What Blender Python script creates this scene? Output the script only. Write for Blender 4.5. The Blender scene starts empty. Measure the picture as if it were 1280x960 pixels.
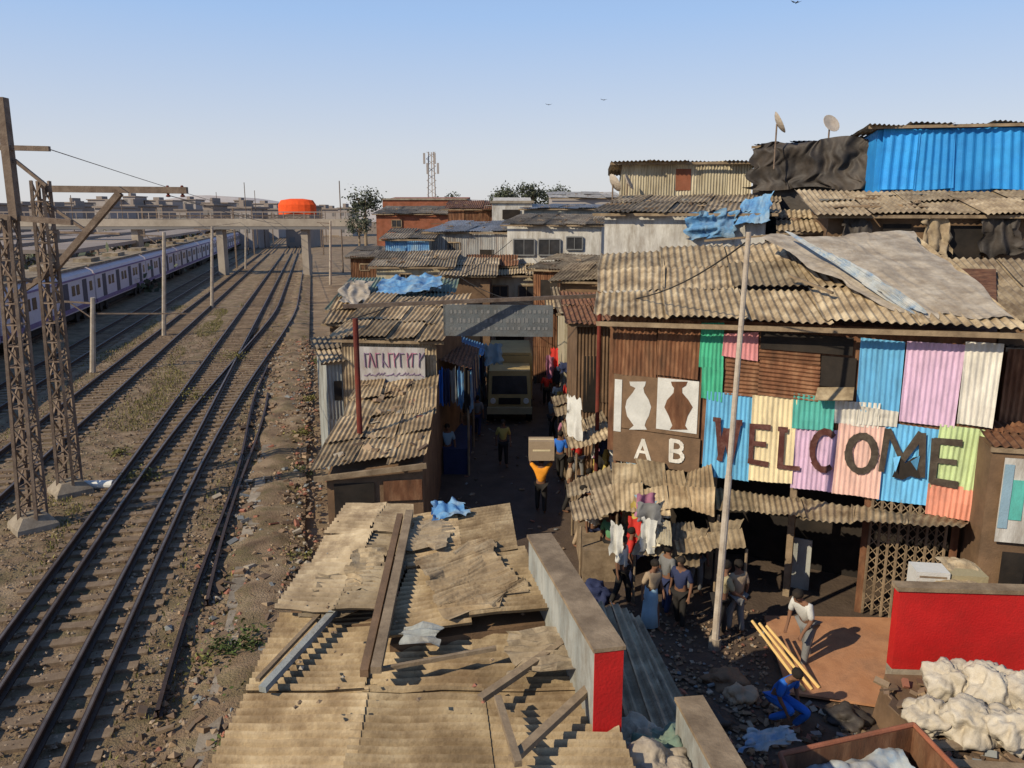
import bpy,bmesh,math,random
from mathutils import Vector as V,Matrix,noise
R=random.Random(11); rad=math.radians; pi=math.pi
SC=bpy.context.scene; C=SC.collection
H=8.5; PT=rad(12); cp=math.cos(PT); sp=math.sin(PT); CAM=V((0,0,H)); Z=V((0,0,1))
def ray(px,py): u=(px-640)/1000; v=(480-py)/1000; return V((u,cp+v*sp,-sp+v*cp))
def W(px,py,t): return CAM+ray(px,py)*t
def G(px,py,z=0): r=ray(px,py); return CAM+r*((z-H)/r.z)
def YP(px,py,Y): r=ray(px,py); return CAM+r*(Y/r.y)
TD=V((-.2377,.9713,0)); TP=V((.9713,.2377,0)); HEAD=math.atan2(.2377,.9713)
def S(s,a,z=0): return TP*s+TD*a+Z*z
# ---------- materials
def mat(name,cs,scale=3,rough=.85,metal=0,isl=.3,bump=.25,dirt=.4,dc=(.08,.055,.035),st=(1,1,1),bs=30,rand=False):
    m=bpy.data.materials.new(name); m.use_nodes=True; n=m.node_tree.nodes; l=m.node_tree.links; b=n['Principled BSDF']
    tc=n.new('ShaderNodeTexCoord'); mp=n.new('ShaderNodeMapping'); mp.inputs['Scale'].default_value=st; l.new(tc.outputs['Object'],mp.inputs[0])
    def nz(sc,de,ro=.6):
        x=n.new('ShaderNodeTexNoise'); x.inputs['Scale'].default_value=sc; x.inputs['Detail'].default_value=de; x.inputs['Roughness'].default_value=ro; l.new(mp.outputs[0],x.inputs['Vector']); return x
    rp=n.new('ShaderNodeValToRGB'); e=rp.color_ramp.elements
    while len(e)<len(cs): e.new(.5)
    lo,hi=(.0,1.) if rand else (.32,.68)
    for i,c in enumerate(cs): e[i].position=lo+(hi-lo)*i/max(1,len(cs)-(0 if rand else 1)); e[i].color=(*c,1)
    geo=n.new('ShaderNodeNewGeometry')
    if rand: rp.color_ramp.interpolation='CONSTANT'; l.new(geo.outputs['Random Per Island'],rp.inputs[0])
    else: l.new(nz(scale,6).outputs['Fac'],rp.inputs[0])
    r2=n.new('ShaderNodeValToRGB'); r2.color_ramp.elements[0].position=.45; r2.color_ramp.elements[1].position=.66; r2.color_ramp.elements[1].color=(dirt,)*3+(1,); l.new(nz(scale*.6+.3,10,.75).outputs['Fac'],r2.inputs[0])
    mx=n.new('ShaderNodeMixRGB'); l.new(r2.outputs[0],mx.inputs[0]); l.new(rp.outputs[0],mx.inputs[1]); mx.inputs[2].default_value=(*dc,1)
    hs=n.new('ShaderNodeHueSaturation'); mr=n.new('ShaderNodeMapRange'); mr.inputs[3].default_value=1-isl; mr.inputs[4].default_value=1+isl*.5
    l.new(geo.outputs['Random Per Island'],mr.inputs[0]); l.new(mr.outputs[0],hs.inputs['Value']); l.new(mx.outputs[0],hs.inputs['Color']); l.new(hs.outputs[0],b.inputs['Base Color'])
    b.inputs['Roughness'].default_value=rough; b.inputs['Metallic'].default_value=metal; b.inputs['Specular IOR Level'].default_value=.25
    if bump:
        bp=n.new('ShaderNodeBump'); bp.inputs['Strength'].default_value=bump; bp.inputs['Distance'].default_value=.05; l.new(nz(bs,5).outputs['Fac'],bp.inputs['Height']); l.new(bp.outputs[0],b.inputs['Normal'])
    return m
def pm(name,c,**k):
    k.setdefault('dirt',.35); k.setdefault('isl',.15)
    return mat(name,[tuple(x*.8 for x in c),c],**k)
M={}
M['tan']=mat('asbestos_tan',[(.20,.145,.085),(.36,.275,.17),(.50,.405,.265)],2.2,dirt=.8,dc=(.12,.08,.045),isl=.35)
M['near']=mat('asbestos_near',[(.20,.14,.08),(.38,.28,.165),(.52,.41,.26)],1.5,dirt=.9,dc=(.15,.095,.05),isl=.35,bs=18,bump=.4)
M['roofold']=mat('asbestos_old',[(.18,.135,.085),(.32,.25,.165),(.45,.37,.255)],1.8,dirt=.8,isl=.4,dc=(.11,.075,.05))
M['grey']=mat('galvanised',[(.20,.20,.20),(.34,.34,.33),(.42,.41,.39)],1.5,.6,.1,dirt=.6,dc=(.17,.10,.06),st=(3,3,.5),isl=.35)
M['rust']=mat('rusty_iron',[(.09,.038,.02),(.17,.075,.038),(.27,.14,.075)],2.5,dirt=.5,st=(2,2,.6))
M['dkred']=mat('dark_red_metal',[(.08,.015,.012),(.16,.03,.02)],2)
M['metal']=mat('mast_steel',[(.13,.088,.065),(.25,.19,.145)],4,.7,.1)
M['pole']=mat('galv_pole',[(.34,.28,.22),(.47,.41,.34)],4,.6,.0,dirt=.3)
M['wood']=mat('old_wood',[(.19,.135,.085),(.36,.27,.175)],3,dirt=.5)
M['bamboo']=pm('bamboo',(.78,.52,.2),dirt=.15)
M['concrete']=mat('concrete',[(.24,.20,.155),(.40,.34,.26)],2,dirt=.6)
M['plaster']=mat('grey_plaster',[(.27,.29,.28),(.42,.42,.385)],1.6,dirt=.8,dc=(.15,.125,.095),st=(1.5,1.5,.6))
M['white']=mat('white_plaster',[(.48,.46,.43),(.66,.64,.59)],1.9,dirt=.75,dc=(.22,.18,.135),st=(2,2,.5))
M['postr']=mat('poster_paper',[(.36,.35,.35),(.52,.50,.49)],1.9,dirt=.75,dc=(.28,.23,.2),st=(2,2,.5))
M['cream']=mat('cream_wall',[(.44,.38,.26),(.56,.50,.37)],1.4,dirt=.6,dc=(.2,.145,.09),st=(2,2,.6))
M['brown']=mat('brown_wall',[(.13,.08,.048),(.25,.155,.09)],1.5,dirt=.5)
M['brick']=mat('brick_wall',[(.24,.08,.04),(.36,.13,.075)],2,dirt=.4)
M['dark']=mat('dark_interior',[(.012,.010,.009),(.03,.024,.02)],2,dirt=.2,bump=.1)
M['black']=mat('black_tarp',[(.025,.022,.021),(.07,.06,.053)],1.2,.6,bs=5,bump=.5)
M['red']=mat('red_paint',[(.44,.012,.012),(.58,.02,.018)],1,.6,dirt=.45,dc=(.2,.02,.015))
M['glass']=mat('dark_glass',[(.02,.022,.025),(.05,.05,.055)],2,.15,bump=0,dirt=.2)
M['blue']=mat('blue_sheet',[(.02,.24,.66),(.04,.36,.82)],.8,.6,dirt=.35,dc=(.02,.1,.3),isl=.25)
M['tarpb']=mat('blue_tarp',[(.04,.13,.32),(.11,.27,.47),(.25,.36,.45)],2.5,.65,dirt=.5,dc=(.2,.2,.19),bs=9,bump=.6)
M['tarpg']=mat('grey_tarp',[(.23,.19,.145),(.36,.305,.235),(.44,.385,.305)],2.0,.75,dirt=.75,dc=(.2,.15,.10),bs=9,bump=.5)
M['tarpt']=mat('green_tarp',[(.09,.15,.12),(.17,.22,.17)],1.5,.7,dirt=.7,dc=(.2,.15,.1))
M['fade']=mat('faded_plastic',[(.12,.22,.36),(.34,.38,.40),(.46,.46,.44)],3,.6,dirt=.6,dc=(.28,.24,.19),bs=9)
for k,c in dict(f_green=(.07,.44,.26),f_pink=(.76,.32,.33),f_blue=(.15,.45,.70),f_lblue=(.16,.49,.80),f_lilac=(.66,.46,.62),f_cream=(.80,.67,.42),f_teal=(.12,.52,.45),f_white=(.74,.70,.62),f_salmon=(.77,.32,.22),f_rose=(.82,.53,.45),f_yg=(.55,.67,.34),
      c_red=(.6,.04,.03),c_orange=(.9,.35,.03),c_blue=(.03,.16,.6),c_navy=(.03,.04,.10),c_white=(.66,.65,.61),c_tan=(.40,.3,.2),c_black=(.025,.022,.02),c_lblue=(.28,.42,.52),c_yel=(.5,.38,.1),c_grey=(.2,.2,.2),c_pink=(.42,.17,.26),c_green=(.12,.3,.15),c_khaki=(.38,.32,.19),c_truck=(.42,.31,.14)).items():
    M[k]=pm('paint_'+k[2:] if k[0]=='f' else 'cloth_'+k[2:],c,scale=2,dirt=.62 if k[0]=='f' else .3,dc=tuple(x*.42+.03 for x in c),st=(3,3,.8) if k[0]=='f' else (1,1,1))
M['skin']=pm('skin',(.20,.10,.06),isl=0,bump=0); M['hair']=pm('hair',(.015,.012,.01),isl=0)
M['letter']=pm('letter_brown',(.085,.028,.022),dirt=.5,scale=9,dc=(.22,.12,.10)); M['letterd']=pm('letter_dark',(.06,.045,.035),dirt=.5,scale=9,dc=(.14,.12,.09))
M['leaf']=mat('leaves',[(.05,.085,.022),(.12,.155,.045)],3,isl=.6,bump=0)
M['dryleaf']=mat('dry_leaves',[(.12,.125,.035),(.25,.215,.07)],3,isl=.6,bump=0)
M['fartree']=mat('far_leaves',[(.06,.08,.05),(.11,.125,.08)],1,isl=.6,bump=0)
M['ground']=mat('dirt',[(.14,.092,.055),(.235,.165,.10),(.32,.235,.15)],.5,isl=0,dirt=.7,dc=(.095,.075,.042),bs=14,bump=.8)
M['ballast']=mat('ballast',[(.115,.074,.045),(.225,.155,.095),(.32,.235,.15)],1.3,isl=0,dirt=.8,dc=(.11,.095,.037),bs=22,bump=1)
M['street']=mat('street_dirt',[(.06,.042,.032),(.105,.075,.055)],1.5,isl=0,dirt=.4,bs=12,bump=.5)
M['stone']=mat('stones',[(.13,.087,.057),(.22,.155,.105),(.33,.25,.175),(.17,.115,.075)],rand=True,isl=.3,bump=0)
M['litter']=mat('litter',[(.18,.12,.075),(.26,.185,.12),(.42,.36,.28),(.2,.13,.08),(.13,.09,.065),(.32,.235,.155),(.23,.155,.1),(.16,.11,.075),(.29,.12,.08),(.25,.17,.1),(.19,.2,.2),(.22,.15,.1),(.14,.1,.07),(.27,.19,.12)],rand=True,bump=0)
M['rail']=mat('rail_steel',[(.03,.02,.016),(.065,.04,.03)],3,.55,.2,dirt=.2)
M['railtop']=mat('rail_head',[(.13,.10,.085),(.2,.165,.14)],3,.4,.5,dirt=.3)
M['sleeper']=mat('sleeper',[(.16,.11,.07),(.29,.215,.145)],3,dirt=.8,dc=(.15,.10,.063))
M['lilac']=mat('train_lilac',[(.58,.50,.53),(.68,.60,.60)],.7,.6,dirt=.4,dc=(.38,.30,.28))
M['purple']=pm('train_purple',(.27,.18,.30),dirt=.3)
M['tdoor']=pm('train_door',(.12,.10,.11),dirt=.3)
M['sack']=mat('sack',[(.36,.31,.235),(.50,.45,.37)],2.5,.7,dirt=.6,dc=(.26,.2,.135),bs=6,bump=.7)
M['haze']=mat('haze_wall',[(.33,.295,.28),(.42,.38,.355)],.05,bump=0,dirt=.3,dc=(.26,.22,.2))  # haze materials: pale distance haze is mixed into the far objects' colour
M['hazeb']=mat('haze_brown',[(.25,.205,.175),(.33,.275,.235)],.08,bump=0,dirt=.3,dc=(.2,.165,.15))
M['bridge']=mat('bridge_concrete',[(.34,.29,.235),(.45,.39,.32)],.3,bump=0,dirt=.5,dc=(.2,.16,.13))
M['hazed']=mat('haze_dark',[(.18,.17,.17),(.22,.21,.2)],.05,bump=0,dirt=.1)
M['terra']=mat('terracotta_ground',[(.36,.17,.085),(.50,.26,.14)],1.5,isl=0,dirt=.7,dc=(.2,.11,.07))
M['sgn']=mat('board_grey',[(.10,.115,.125),(.16,.17,.175)],3)
M['orange']=pm('orange_red',(.85,.10,.02),dirt=.1)
# ---------- mesh builder
class MB:
    def __init__(s): s.b=bmesh.new()
    def vs(s,ps): return [s.b.verts.new(q) for q in ps]
    def face(s,ps): s.b.faces.new(s.vs(ps)); return s
    def hexa(s,q):
        v=s.vs(q)
        for f in ((3,2,1,0),(4,5,6,7),(0,1,5,4),(1,2,6,5),(2,3,7,6),(3,0,4,7)): s.b.faces.new([v[i] for i in f])
        return s
    def box(s,c,z,rz=0,M3=None):
        m=M3 or Matrix.Rotation(rz,3,'Z'); c=V(c); x,y,h=[k/2 for k in z]
        return s.hexa([c+m@V(q) for q in ((-x,-y,-h),(x,-y,-h),(x,y,-h),(-x,y,-h),(-x,-y,h),(x,-y,h),(x,y,h),(-x,y,h))])
    def bar(s,a,b,w,h=None,up=Z):
        a=V(a);b=V(b);h=h or w;d=(b-a).normalized(); r=d.cross(up)
        if r.length<.01: r=d.cross(V((0,1,0)))
        r.normalize(); u=r.cross(d); r*=w/2;u*=h/2
        return s.hexa([a-r-u,a+r-u,b+r-u,b-r-u,a-r+u,a+r+u,b+r+u,b-r+u])
    def tube(s,a,b,r,r2=None,n=8):
        a=V(a);b=V(b);r2=r if r2 is None else r2; d=(b-a).normalized(); x=d.orthogonal().normalized(); y=d.cross(x)
        A=s.vs([a+(x*math.cos(k*2*pi/n)+y*math.sin(k*2*pi/n))*r for k in range(n)]);B=s.vs([b+(x*math.cos(k*2*pi/n)+y*math.sin(k*2*pi/n))*r2 for k in range(n)])
        for k in range(n): s.b.faces.new([A[k],A[(k+1)%n],B[(k+1)%n],B[k]])
        s.b.faces.new(A[::-1]); s.b.faces.new(B); return s
    def slab(s,q,th):
        q=[V(x) for x in q]; N=(q[1]-q[0]).cross(q[-1]-q[0]).normalized()*th; n=len(q)
        A=s.vs(q);B=s.vs([x+N for x in q]); s.b.faces.new(A[::-1]); s.b.faces.new(B)
        for k in range(n): s.b.faces.new([A[k],A[(k+1)%n],B[(k+1)%n],B[k]])
        return s
    def grid(s,a,b,c,d,nu,nv,f,up=None,e=0):
        a,b,c,d=V(a),V(b),V(c),V(d); N=(b-a).cross(d-a).normalized(); r=R.random()*90 if e else 0
        if up is not None and N.dot(up)<0: N=-N
        g=[]
        for j in range(nv+1):
            row=[]
            for i in range(nu+1):
                u,v=i/nu,j/nv; u2,v2=u,v
                if e: ew=max(abs(u-.5),abs(v-.5))*2; u2=u+e*ew*2*noise.noise(V((u*5,v*5,r))); v2=v+e*ew*2*noise.noise(V((u*5,v*5,r+9)))
                row.append(s.b.verts.new((a*(1-u2)+b*u2)*(1-v2)+(d*(1-u2)+c*u2)*v2+N*f(u,v)))
            g.append(row)
        for j in range(nv):
            for i in range(nu): s.b.faces.new([g[j][i],g[j][i+1],g[j+1][i+1],g[j+1][i]])
        return s
    def rag(s,a,b,c,d,nu,nv,f,up=None,e=.06): return s.grid(a,b,c,d,nu,nv,f,up,e)
    def corr(s,a,b,c,d,pit=.16,amp=.03,nv=3,sag=.02,up=None,e=0):
        a,b,c,d=V(a),V(b),V(c),V(d); L=(b-a).length; k=max(1,round(L/pit)); r=R.random()*50
        return s.grid(a,b,c,d,k*6,nv,lambda u,v:amp*math.cos(u*k*2*pi)+sag*noise.noise(V((u*2+r,v*2,r)))*2,up,e)
    def sheets(s,a,b,c,d,nu,nv,pit=.17,amp=.03,jit=.03,up=Z,ov=.05,skew=.04,lift=.025):
        a,b,c,d=V(a),V(b),V(c),V(d); N=(b-a).cross(d-a).normalized()
        if N.dot(up)<0: N=-N
        def P(u,v): return (a*(1-u)+b*u)*(1-v)+(d*(1-u)+c*u)*v
        for i in range(nu):
            for j in range(nv):
                l=N*(lift*((i+j)%2)+R.random()*jit); q=lambda: N*R.random()*jit+(b-a)*R.uniform(-.5,.5)*skew/nu+(d-a)*R.uniform(-1,1)*skew/nv
                u0,u1,v0,v1=i/nu,(i+1+ov)/nu,j/nv,(j+1+ov)/nv; u1=min(u1,1.01); v1=min(v1,1.01)
                s.corr(P(u0,v0)+l+q(),P(u1,v0)+l+q(),P(u1,v1)+l+q(),P(u0,v1)+l+q(),pit,amp,3,.02,up)
        return s
    def lathe(s,c,pr,n=12,sy=1):
        c=V(c); rs=[s.vs([c+V((r*math.cos(k*2*pi/n),sy*r*math.sin(k*2*pi/n),z)) for k in range(n)]) for r,z in pr]
        for A,B in zip(rs,rs[1:]):
            for k in range(n): s.b.faces.new([A[k],A[(k+1)%n],B[(k+1)%n],B[k]])
        s.b.faces.new(rs[0][::-1]); s.b.faces.new(rs[-1]); return s
    def blob(s,c,sz,amp=.2,sub=2,fr=1.6,cr=0):
        # cr adds sharp outward creases, like gathered plastic or cloth
        b=bmesh.new(); bmesh.ops.create_icosphere(b,subdivisions=sub,radius=1); o=R.random()*99; mp={}
        for v in b.verts:
            k=1+amp*noise.noise(v.co*fr+V((o,o,0)))*1.6
            if cr:
                q=V((v.co.x,v.co.y,v.co.z*.45)); k+=cr*(.35-2*abs(noise.noise(q*fr*1.7+V((0,o,o)))))+cr*.5*(.3-2*abs(noise.noise(q*fr*3.6+V((0,o,3)))))
            mp[v.index]=s.b.verts.new(V(c)+V((v.co.x*sz[0],v.co.y*sz[1],max(-.75,v.co.z)*sz[2]))*k)
        for f in b.faces: s.b.faces.new([mp[v.index] for v in f.verts])
        b.free(); return s
    def leaves(s,c,r,n,sz,sq=1):
        c=V(c)
        for _ in range(n):
            q=V((R.gauss(0,.45),R.gauss(0,.45),R.gauss(0,.42)*sq))
            if noise.noise((q*r+c)*(1.6/r))<-.12: continue
            q=c+q*r; x=V((R.uniform(-1,1),R.uniform(-1,1),R.uniform(-.6,.6))).normalized()*sz*R.uniform(.6,1.4); y=x.orthogonal().normalized()*sz*.6; y.rotate(Matrix.Rotation(R.random()*6,3,x))
            s.face([q-x,q+y,q+x,q-y])
        return s
    def build(s,name,m,parent=None,loc=False,smooth=False,tg=None):
        if len(s.b.faces)<3000: bmesh.ops.recalc_face_normals(s.b,faces=s.b.faces)
        me=bpy.data.meshes.new(name)
        if parent is None and not loc:
            xs=[v.co for v in s.b.verts]; c=V(((min(v.x for v in xs)+max(v.x for v in xs))/2,(min(v.y for v in xs)+max(v.y for v in xs))/2,min(v.z for v in xs)))
            bmesh.ops.translate(s.b,verts=s.b.verts,vec=-c)
        s.b.to_mesh(me); s.b.free()
        if smooth: me.polygons.foreach_set('use_smooth',[True]*len(me.polygons))
        me.materials.append(M[m]); o=bpy.data.objects.new(name,me); C.objects.link(o)
        if parent is None and not loc: o.location=c
        if parent:
            o.parent=parent
            if not loc and parent.parent is None: o.matrix_parent_inverse=Matrix.Translation(-V(parent.location))
        if tg: tag(o,*tg)
        return o
def tag(o,label,cat=None,group=None,kind=None):
    if label: o['label']=label
    if cat: o['category']=cat
    if group: o['group']=group
    if kind: o['kind']=kind
    return o
def thing(name,label,cat,loc,rz=0,group=None):
    o=bpy.data.objects.new(name,None); C.objects.link(o); o.location=V(loc); o.rotation_euler=(0,0,rz); o.empty_display_size=.2
    return tag(o,label,cat,group)
def dup(root,loc,rz=None,label=None):
    r=root.copy(); C.objects.link(r); r.location=loc
    if rz is not None: r.rotation_euler=(0,0,rz)
    if label: r['label']=label
    for ch in list(root.children):
        c=ch.copy(); C.objects.link(c); c.parent=r
        for g in list(ch.children):
            d=g.copy(); C.objects.link(d); d.parent=c
    return r
class PL:
    def __init__(s,A,B): s.A=V((A.x,A.y,0)); s.e=V((B.x-A.x,B.y-A.y,0)).normalized(); s.n=V((s.e.y,-s.e.x,0))
    def p(s,px,py,off=0):
        r=ray(px,py); t=(s.A+s.n*off-CAM).dot(s.n)/r.dot(s.n); return CAM+r*t
    def rect(s,x0,y0,x1,y1,off=0):
        a=s.p(x0,y1,off); b=s.p(x1,y1,off); d=s.p(x0,y0,off); c=s.p(x1,y0,off)
        zb=(a.z+b.z)/2; zt=(c.z+d.z)/2; return [V((a.x,a.y,zb)),V((b.x,b.y,zb)),V((b.x,b.y,zt)),V((a.x,a.y,zt))]
# hand painted letters: brush strokes in a unit box (x to the right, y up)
def arc(cx,cy,rx,ry,a0,a1,n=12): return [(cx+rx*math.cos(rad(a0+(a1-a0)*i/n)),cy+ry*math.sin(rad(a0+(a1-a0)*i/n))) for i in range(n+1)]
LT={'W':[[(-.5,.5),(-.27,-.5)],[(-.27,-.5),(-.02,.28)],[(-.02,.28),(.24,-.5)],[(.24,-.5),(.5,.5)],[(-.62,.5),(-.36,.5)],[(.36,.5),(.62,.5)]],
 'E':[[(-.32,.5),(-.3,-.5)],[(-.34,.48),(.36,.5)],[(-.3,.02),(.24,.03)],[(-.32,-.48),(.38,-.5)]],'L':[[(-.3,.5),(-.28,-.5)],[(-.3,-.48),(.36,-.46)],[(-.42,.5),(-.16,.5)]],
 'C':[arc(.05,0,.42,.5,55,305)],'O':[arc(0,0,.42,.5,20,385,18)],'M':[[(-.48,-.5),(-.42,.5)],[(-.42,.5),(0,-.2)],[(0,-.2),(.42,.5)],[(.42,.5),(.5,-.5)]],
 'A':[[(-.4,-.5),(0,.5)],[(0,.5),(.4,-.5)],[(-.24,-.12),(.24,-.12)]],'B':[[(-.3,.5),(-.3,-.5)],[(-.3,.5)]+arc(0,.25,.3,.25,90,-90,8)+[(-.3,0)],[(-.3,0)]+arc(.02,-.25,.34,.25,90,-90,8)+[(-.3,-.5)]]}
def paint(ch,cen,e,n,h,w,wd,m,parent):
    b=MB(); k=0
    for pl in LT[ch]:
        wj=wd*R.uniform(.85,1.15); ja=R.uniform(-.03,.03)
        for (x0,y0),(x1,y1) in zip(pl,pl[1:]):
            a=cen+e*(x0+ja)*w+Z*y0*h; c=cen+e*(x1+ja)*w+Z*y1*h; d=(c-a).normalized(); s=n.cross(d); k+=1; a-=d*wd*.25; c+=d*wd*.25; o=n*(.0012*k); w0,w1=wj*R.uniform(.42,.58),wj*R.uniform(.42,.58)
            b.slab([a-s*w0+o,c-s*w1+o,c+s*w1+o,a+s*w0+o],.001)
    b.build('letter',m,parent)
# ---------- people
def skin(name,vs,ed,rr,m,parent):
    bm=bmesh.new(); L=bm.verts.layers.skin.verify(); b=[bm.verts.new(v) for v in vs]
    for x,r,k in zip(b,rr,range(99)): x[L].radius=(r,r); x[L].use_root=(k==0)
    for i,j in ed: bm.edges.new((b[i],b[j]))
    me=bpy.data.meshes.new(name); bm.to_mesh(me); bm.free(); me.materials.append(M[m]); o=bpy.data.objects.new(name,me); C.objects.link(o); o.parent=parent
    k=o.modifiers.new('skin','SKIN'); k.use_smooth_shade=True; s=o.modifiers.new('sub','SUBSURF'); s.levels=1; s.render_levels=1; return o
def person(loc,face,label,shirt,trou,h=1.66,lean=0,pose='walk',skirt=None,group=None,stride=.18,hair='hair',crouch=0):
    root=thing('person',label,'person',loc,rad(face),group); k=h/1.7
    st=stride
    P={'pel':(0,0,.93),'sp':(0,0,1.1),'ch':(0,0,1.3),'nk':(0,0,1.46),'hb':(0,-.015,1.52),'hm':(0,-.02,1.6),'ht':(0,-.01,1.67),'no':(0,-.115,1.59)}
    Rr={'pel':.125,'sp':.115,'ch':.135,'nk':.052,'hb':.065,'hm':.09,'ht':.07,'no':.014}
    E=[('pel','sp'),('sp','ch'),('ch','nk'),('nk','hb'),('hb','hm'),('hm','ht'),('hm','no')]
    for s,sd in ((-1,'l'),(1,'r')):
        P['sh'+sd]=(s*.17,0,1.39);Rr['sh'+sd]=.06
        if pose=='carry': P['el'+sd]=(s*.32,-.06,1.55);P['wr'+sd]=(s*.27,-.04,1.76);pa=(s*.27,-.03,1.83);fd=V((-s*.01,.0,.09))
        elif pose=='fwd': P['el'+sd]=(s*.24,-.12,1.16);P['wr'+sd]=(s*.18,-.34,1.04);pa=(s*.17,-.41,1.0);fd=V((0,-.08,-.05))
        else: P['el'+sd]=(s*.24,.03,1.13);P['wr'+sd]=(s*.25,-.07-s*st*.4,.90);pa=(s*.25,-.09-s*st*.45,.83);fd=V((0,-.03,-.09))
        P['pa'+sd]=pa;Rr['el'+sd]=.043;Rr['wr'+sd]=.028;Rr['pa'+sd]=.032
        E+=[('ch','sh'+sd),('sh'+sd,'el'+sd),('el'+sd,'wr'+sd),('wr'+sd,'pa'+sd)]
        for f in range(5):
            kk='f%d%s'%(f,sd); off=V(((f-2)*.016,0,0)); ln=(.55,.85,1,.92,.75)[f]
            if f==0: off=V((-s*.05,-.02,0)) 
            P[kk]=tuple(V(pa)+off+fd*ln); Rr[kk]=.009; E.append(('pa'+sd,kk))
        y=s*st
        P['hp'+sd]=(s*.085,0,.86);P['kn'+sd]=(s*.1,-y*.5-.03,.49);P['an'+sd]=(s*.1,-y+.03,.09);P['to'+sd]=(s*.11,-y-.15,.035)
        Rr['hp'+sd]=.085;Rr['kn'+sd]=.057;Rr['an'+sd]=.038;Rr['to'+sd]=.033
        E+=[('pel','hp'+sd),('hp'+sd,'kn'+sd),('kn'+sd,'an'+sd),('an'+sd,'to'+sd)]
    rm=Matrix.Rotation(rad(lean),3,'X'); pv=V(P['pel'])
    low=('hp','kn','an','to','pe')
    Q={a:(V(v) if a[:2] in low else pv+rm@(V(v)-pv))*k for a,v in P.items()}
    if crouch:
        dz=V((0,.18,-crouch))*k
        for a in Q:
            if a[:2] in('an','to'): continue
            if a[:2]=='kn': Q[a]+=V((0,-.32,-.02))*k
            else: Q[a]+=dz
    def mk(nm,keys,add,m):
        ks=[a for a in P if a in keys]; ix={a:i for i,a in enumerate(ks)}
        return skin(nm,[Q[a] for a in ks],[(ix[a],ix[b]) for a,b in E if a in ix and b in ix],[(Rr[a]+add)*k for a in ks],m,root)
    mk('body',set(P),0,'skin')
    mk('shirt',{'pel','sp','ch','shl','shr','ell','elr'},.02,shirt)
    if skirt:
        MB().lathe(Q['pel'],[(.02,.12*k),(.15*k,.1*k),(.17*k,-.1*k),(.2*k,-.45*k),(.24*k,-.82*k),(.2*k,-.83*k)],14,.85).build('skirt',skirt,root,loc=True,smooth=True)
    else: mk('trousers',{'pel','hpl','hpr','knl','knr','anl','anr'},.022,trou)
    o=MB().blob((0,0,0),(.098*k,.108*k,.1*k),.05,2).build('hair',hair,root,loc=True,smooth=True); o.location=Q['hm']+rm@V((0,.022,.035))*k; o.rotation_euler=(rad(lean)-.25,0,0)
    e=MB(); sh=Q['hm']-(pv+rm@(V(P['hm'])-pv))*k
    for s in(-1,1): e.blob((pv+rm@(V((s*.033,-.104,1.612))-pv))*k+sh,(.012,.008,.009),0,1)
    e.build('eyes','c_black',root,loc=True)
    return root
person(G(1006,832),-60,'man in a pale mint shirt and grey trousers leaning forward on the tan pavement','c_white','c_grey',1.75,30,'fwd',stride=.2)
person(G(676,641),180,'person in bright orange shirt walking up the street with a carton on the head','c_orange','c_black',1.66,0,'carry',stride=.12)
person(G(629,582),5,'person in mustard shirt and dark trousers walking toward the camera before the truck','c_yel','c_black',1.62)
person(G(812,786),30,'person in tan top and long pale blue wrap beside the hanging clothes','c_tan','c_lblue',1.58,8,'walk',skirt='c_lblue')
person(G(787,742),80,'person in a bright red top standing at the stall awning','c_red','c_navy',1.6,0,'walk',stride=.05)
person(G(849,786),-40,'person in dark navy clothes standing between the blue wrap and the lamp pole','c_navy','c_black',1.62,4,stride=.08)
person(G(898,800),100,'man in a tan shirt standing right behind the tall lamp pole','c_khaki','c_black',1.72,6,'fwd')
person(G(918,792),200,'person in a dusty brown shirt just right of the tall lamp pole','c_tan','c_grey',1.62,0,stride=.1)
person(G(868,742),10,'person in a faded black shirt in the shade under the lower awning','c_black','c_grey',1.6,0,stride=.08)
person(G(832,768),120,'person in a grey shirt between the blue wrap and the navy clothes','c_grey','c_navy',1.6,0,stride=.06)
person(G(978,908),35,'person in a bright blue shirt and blue trousers crouching in the foreground yard','c_blue','c_blue',1.62,34,'fwd',crouch=.36)
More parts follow.
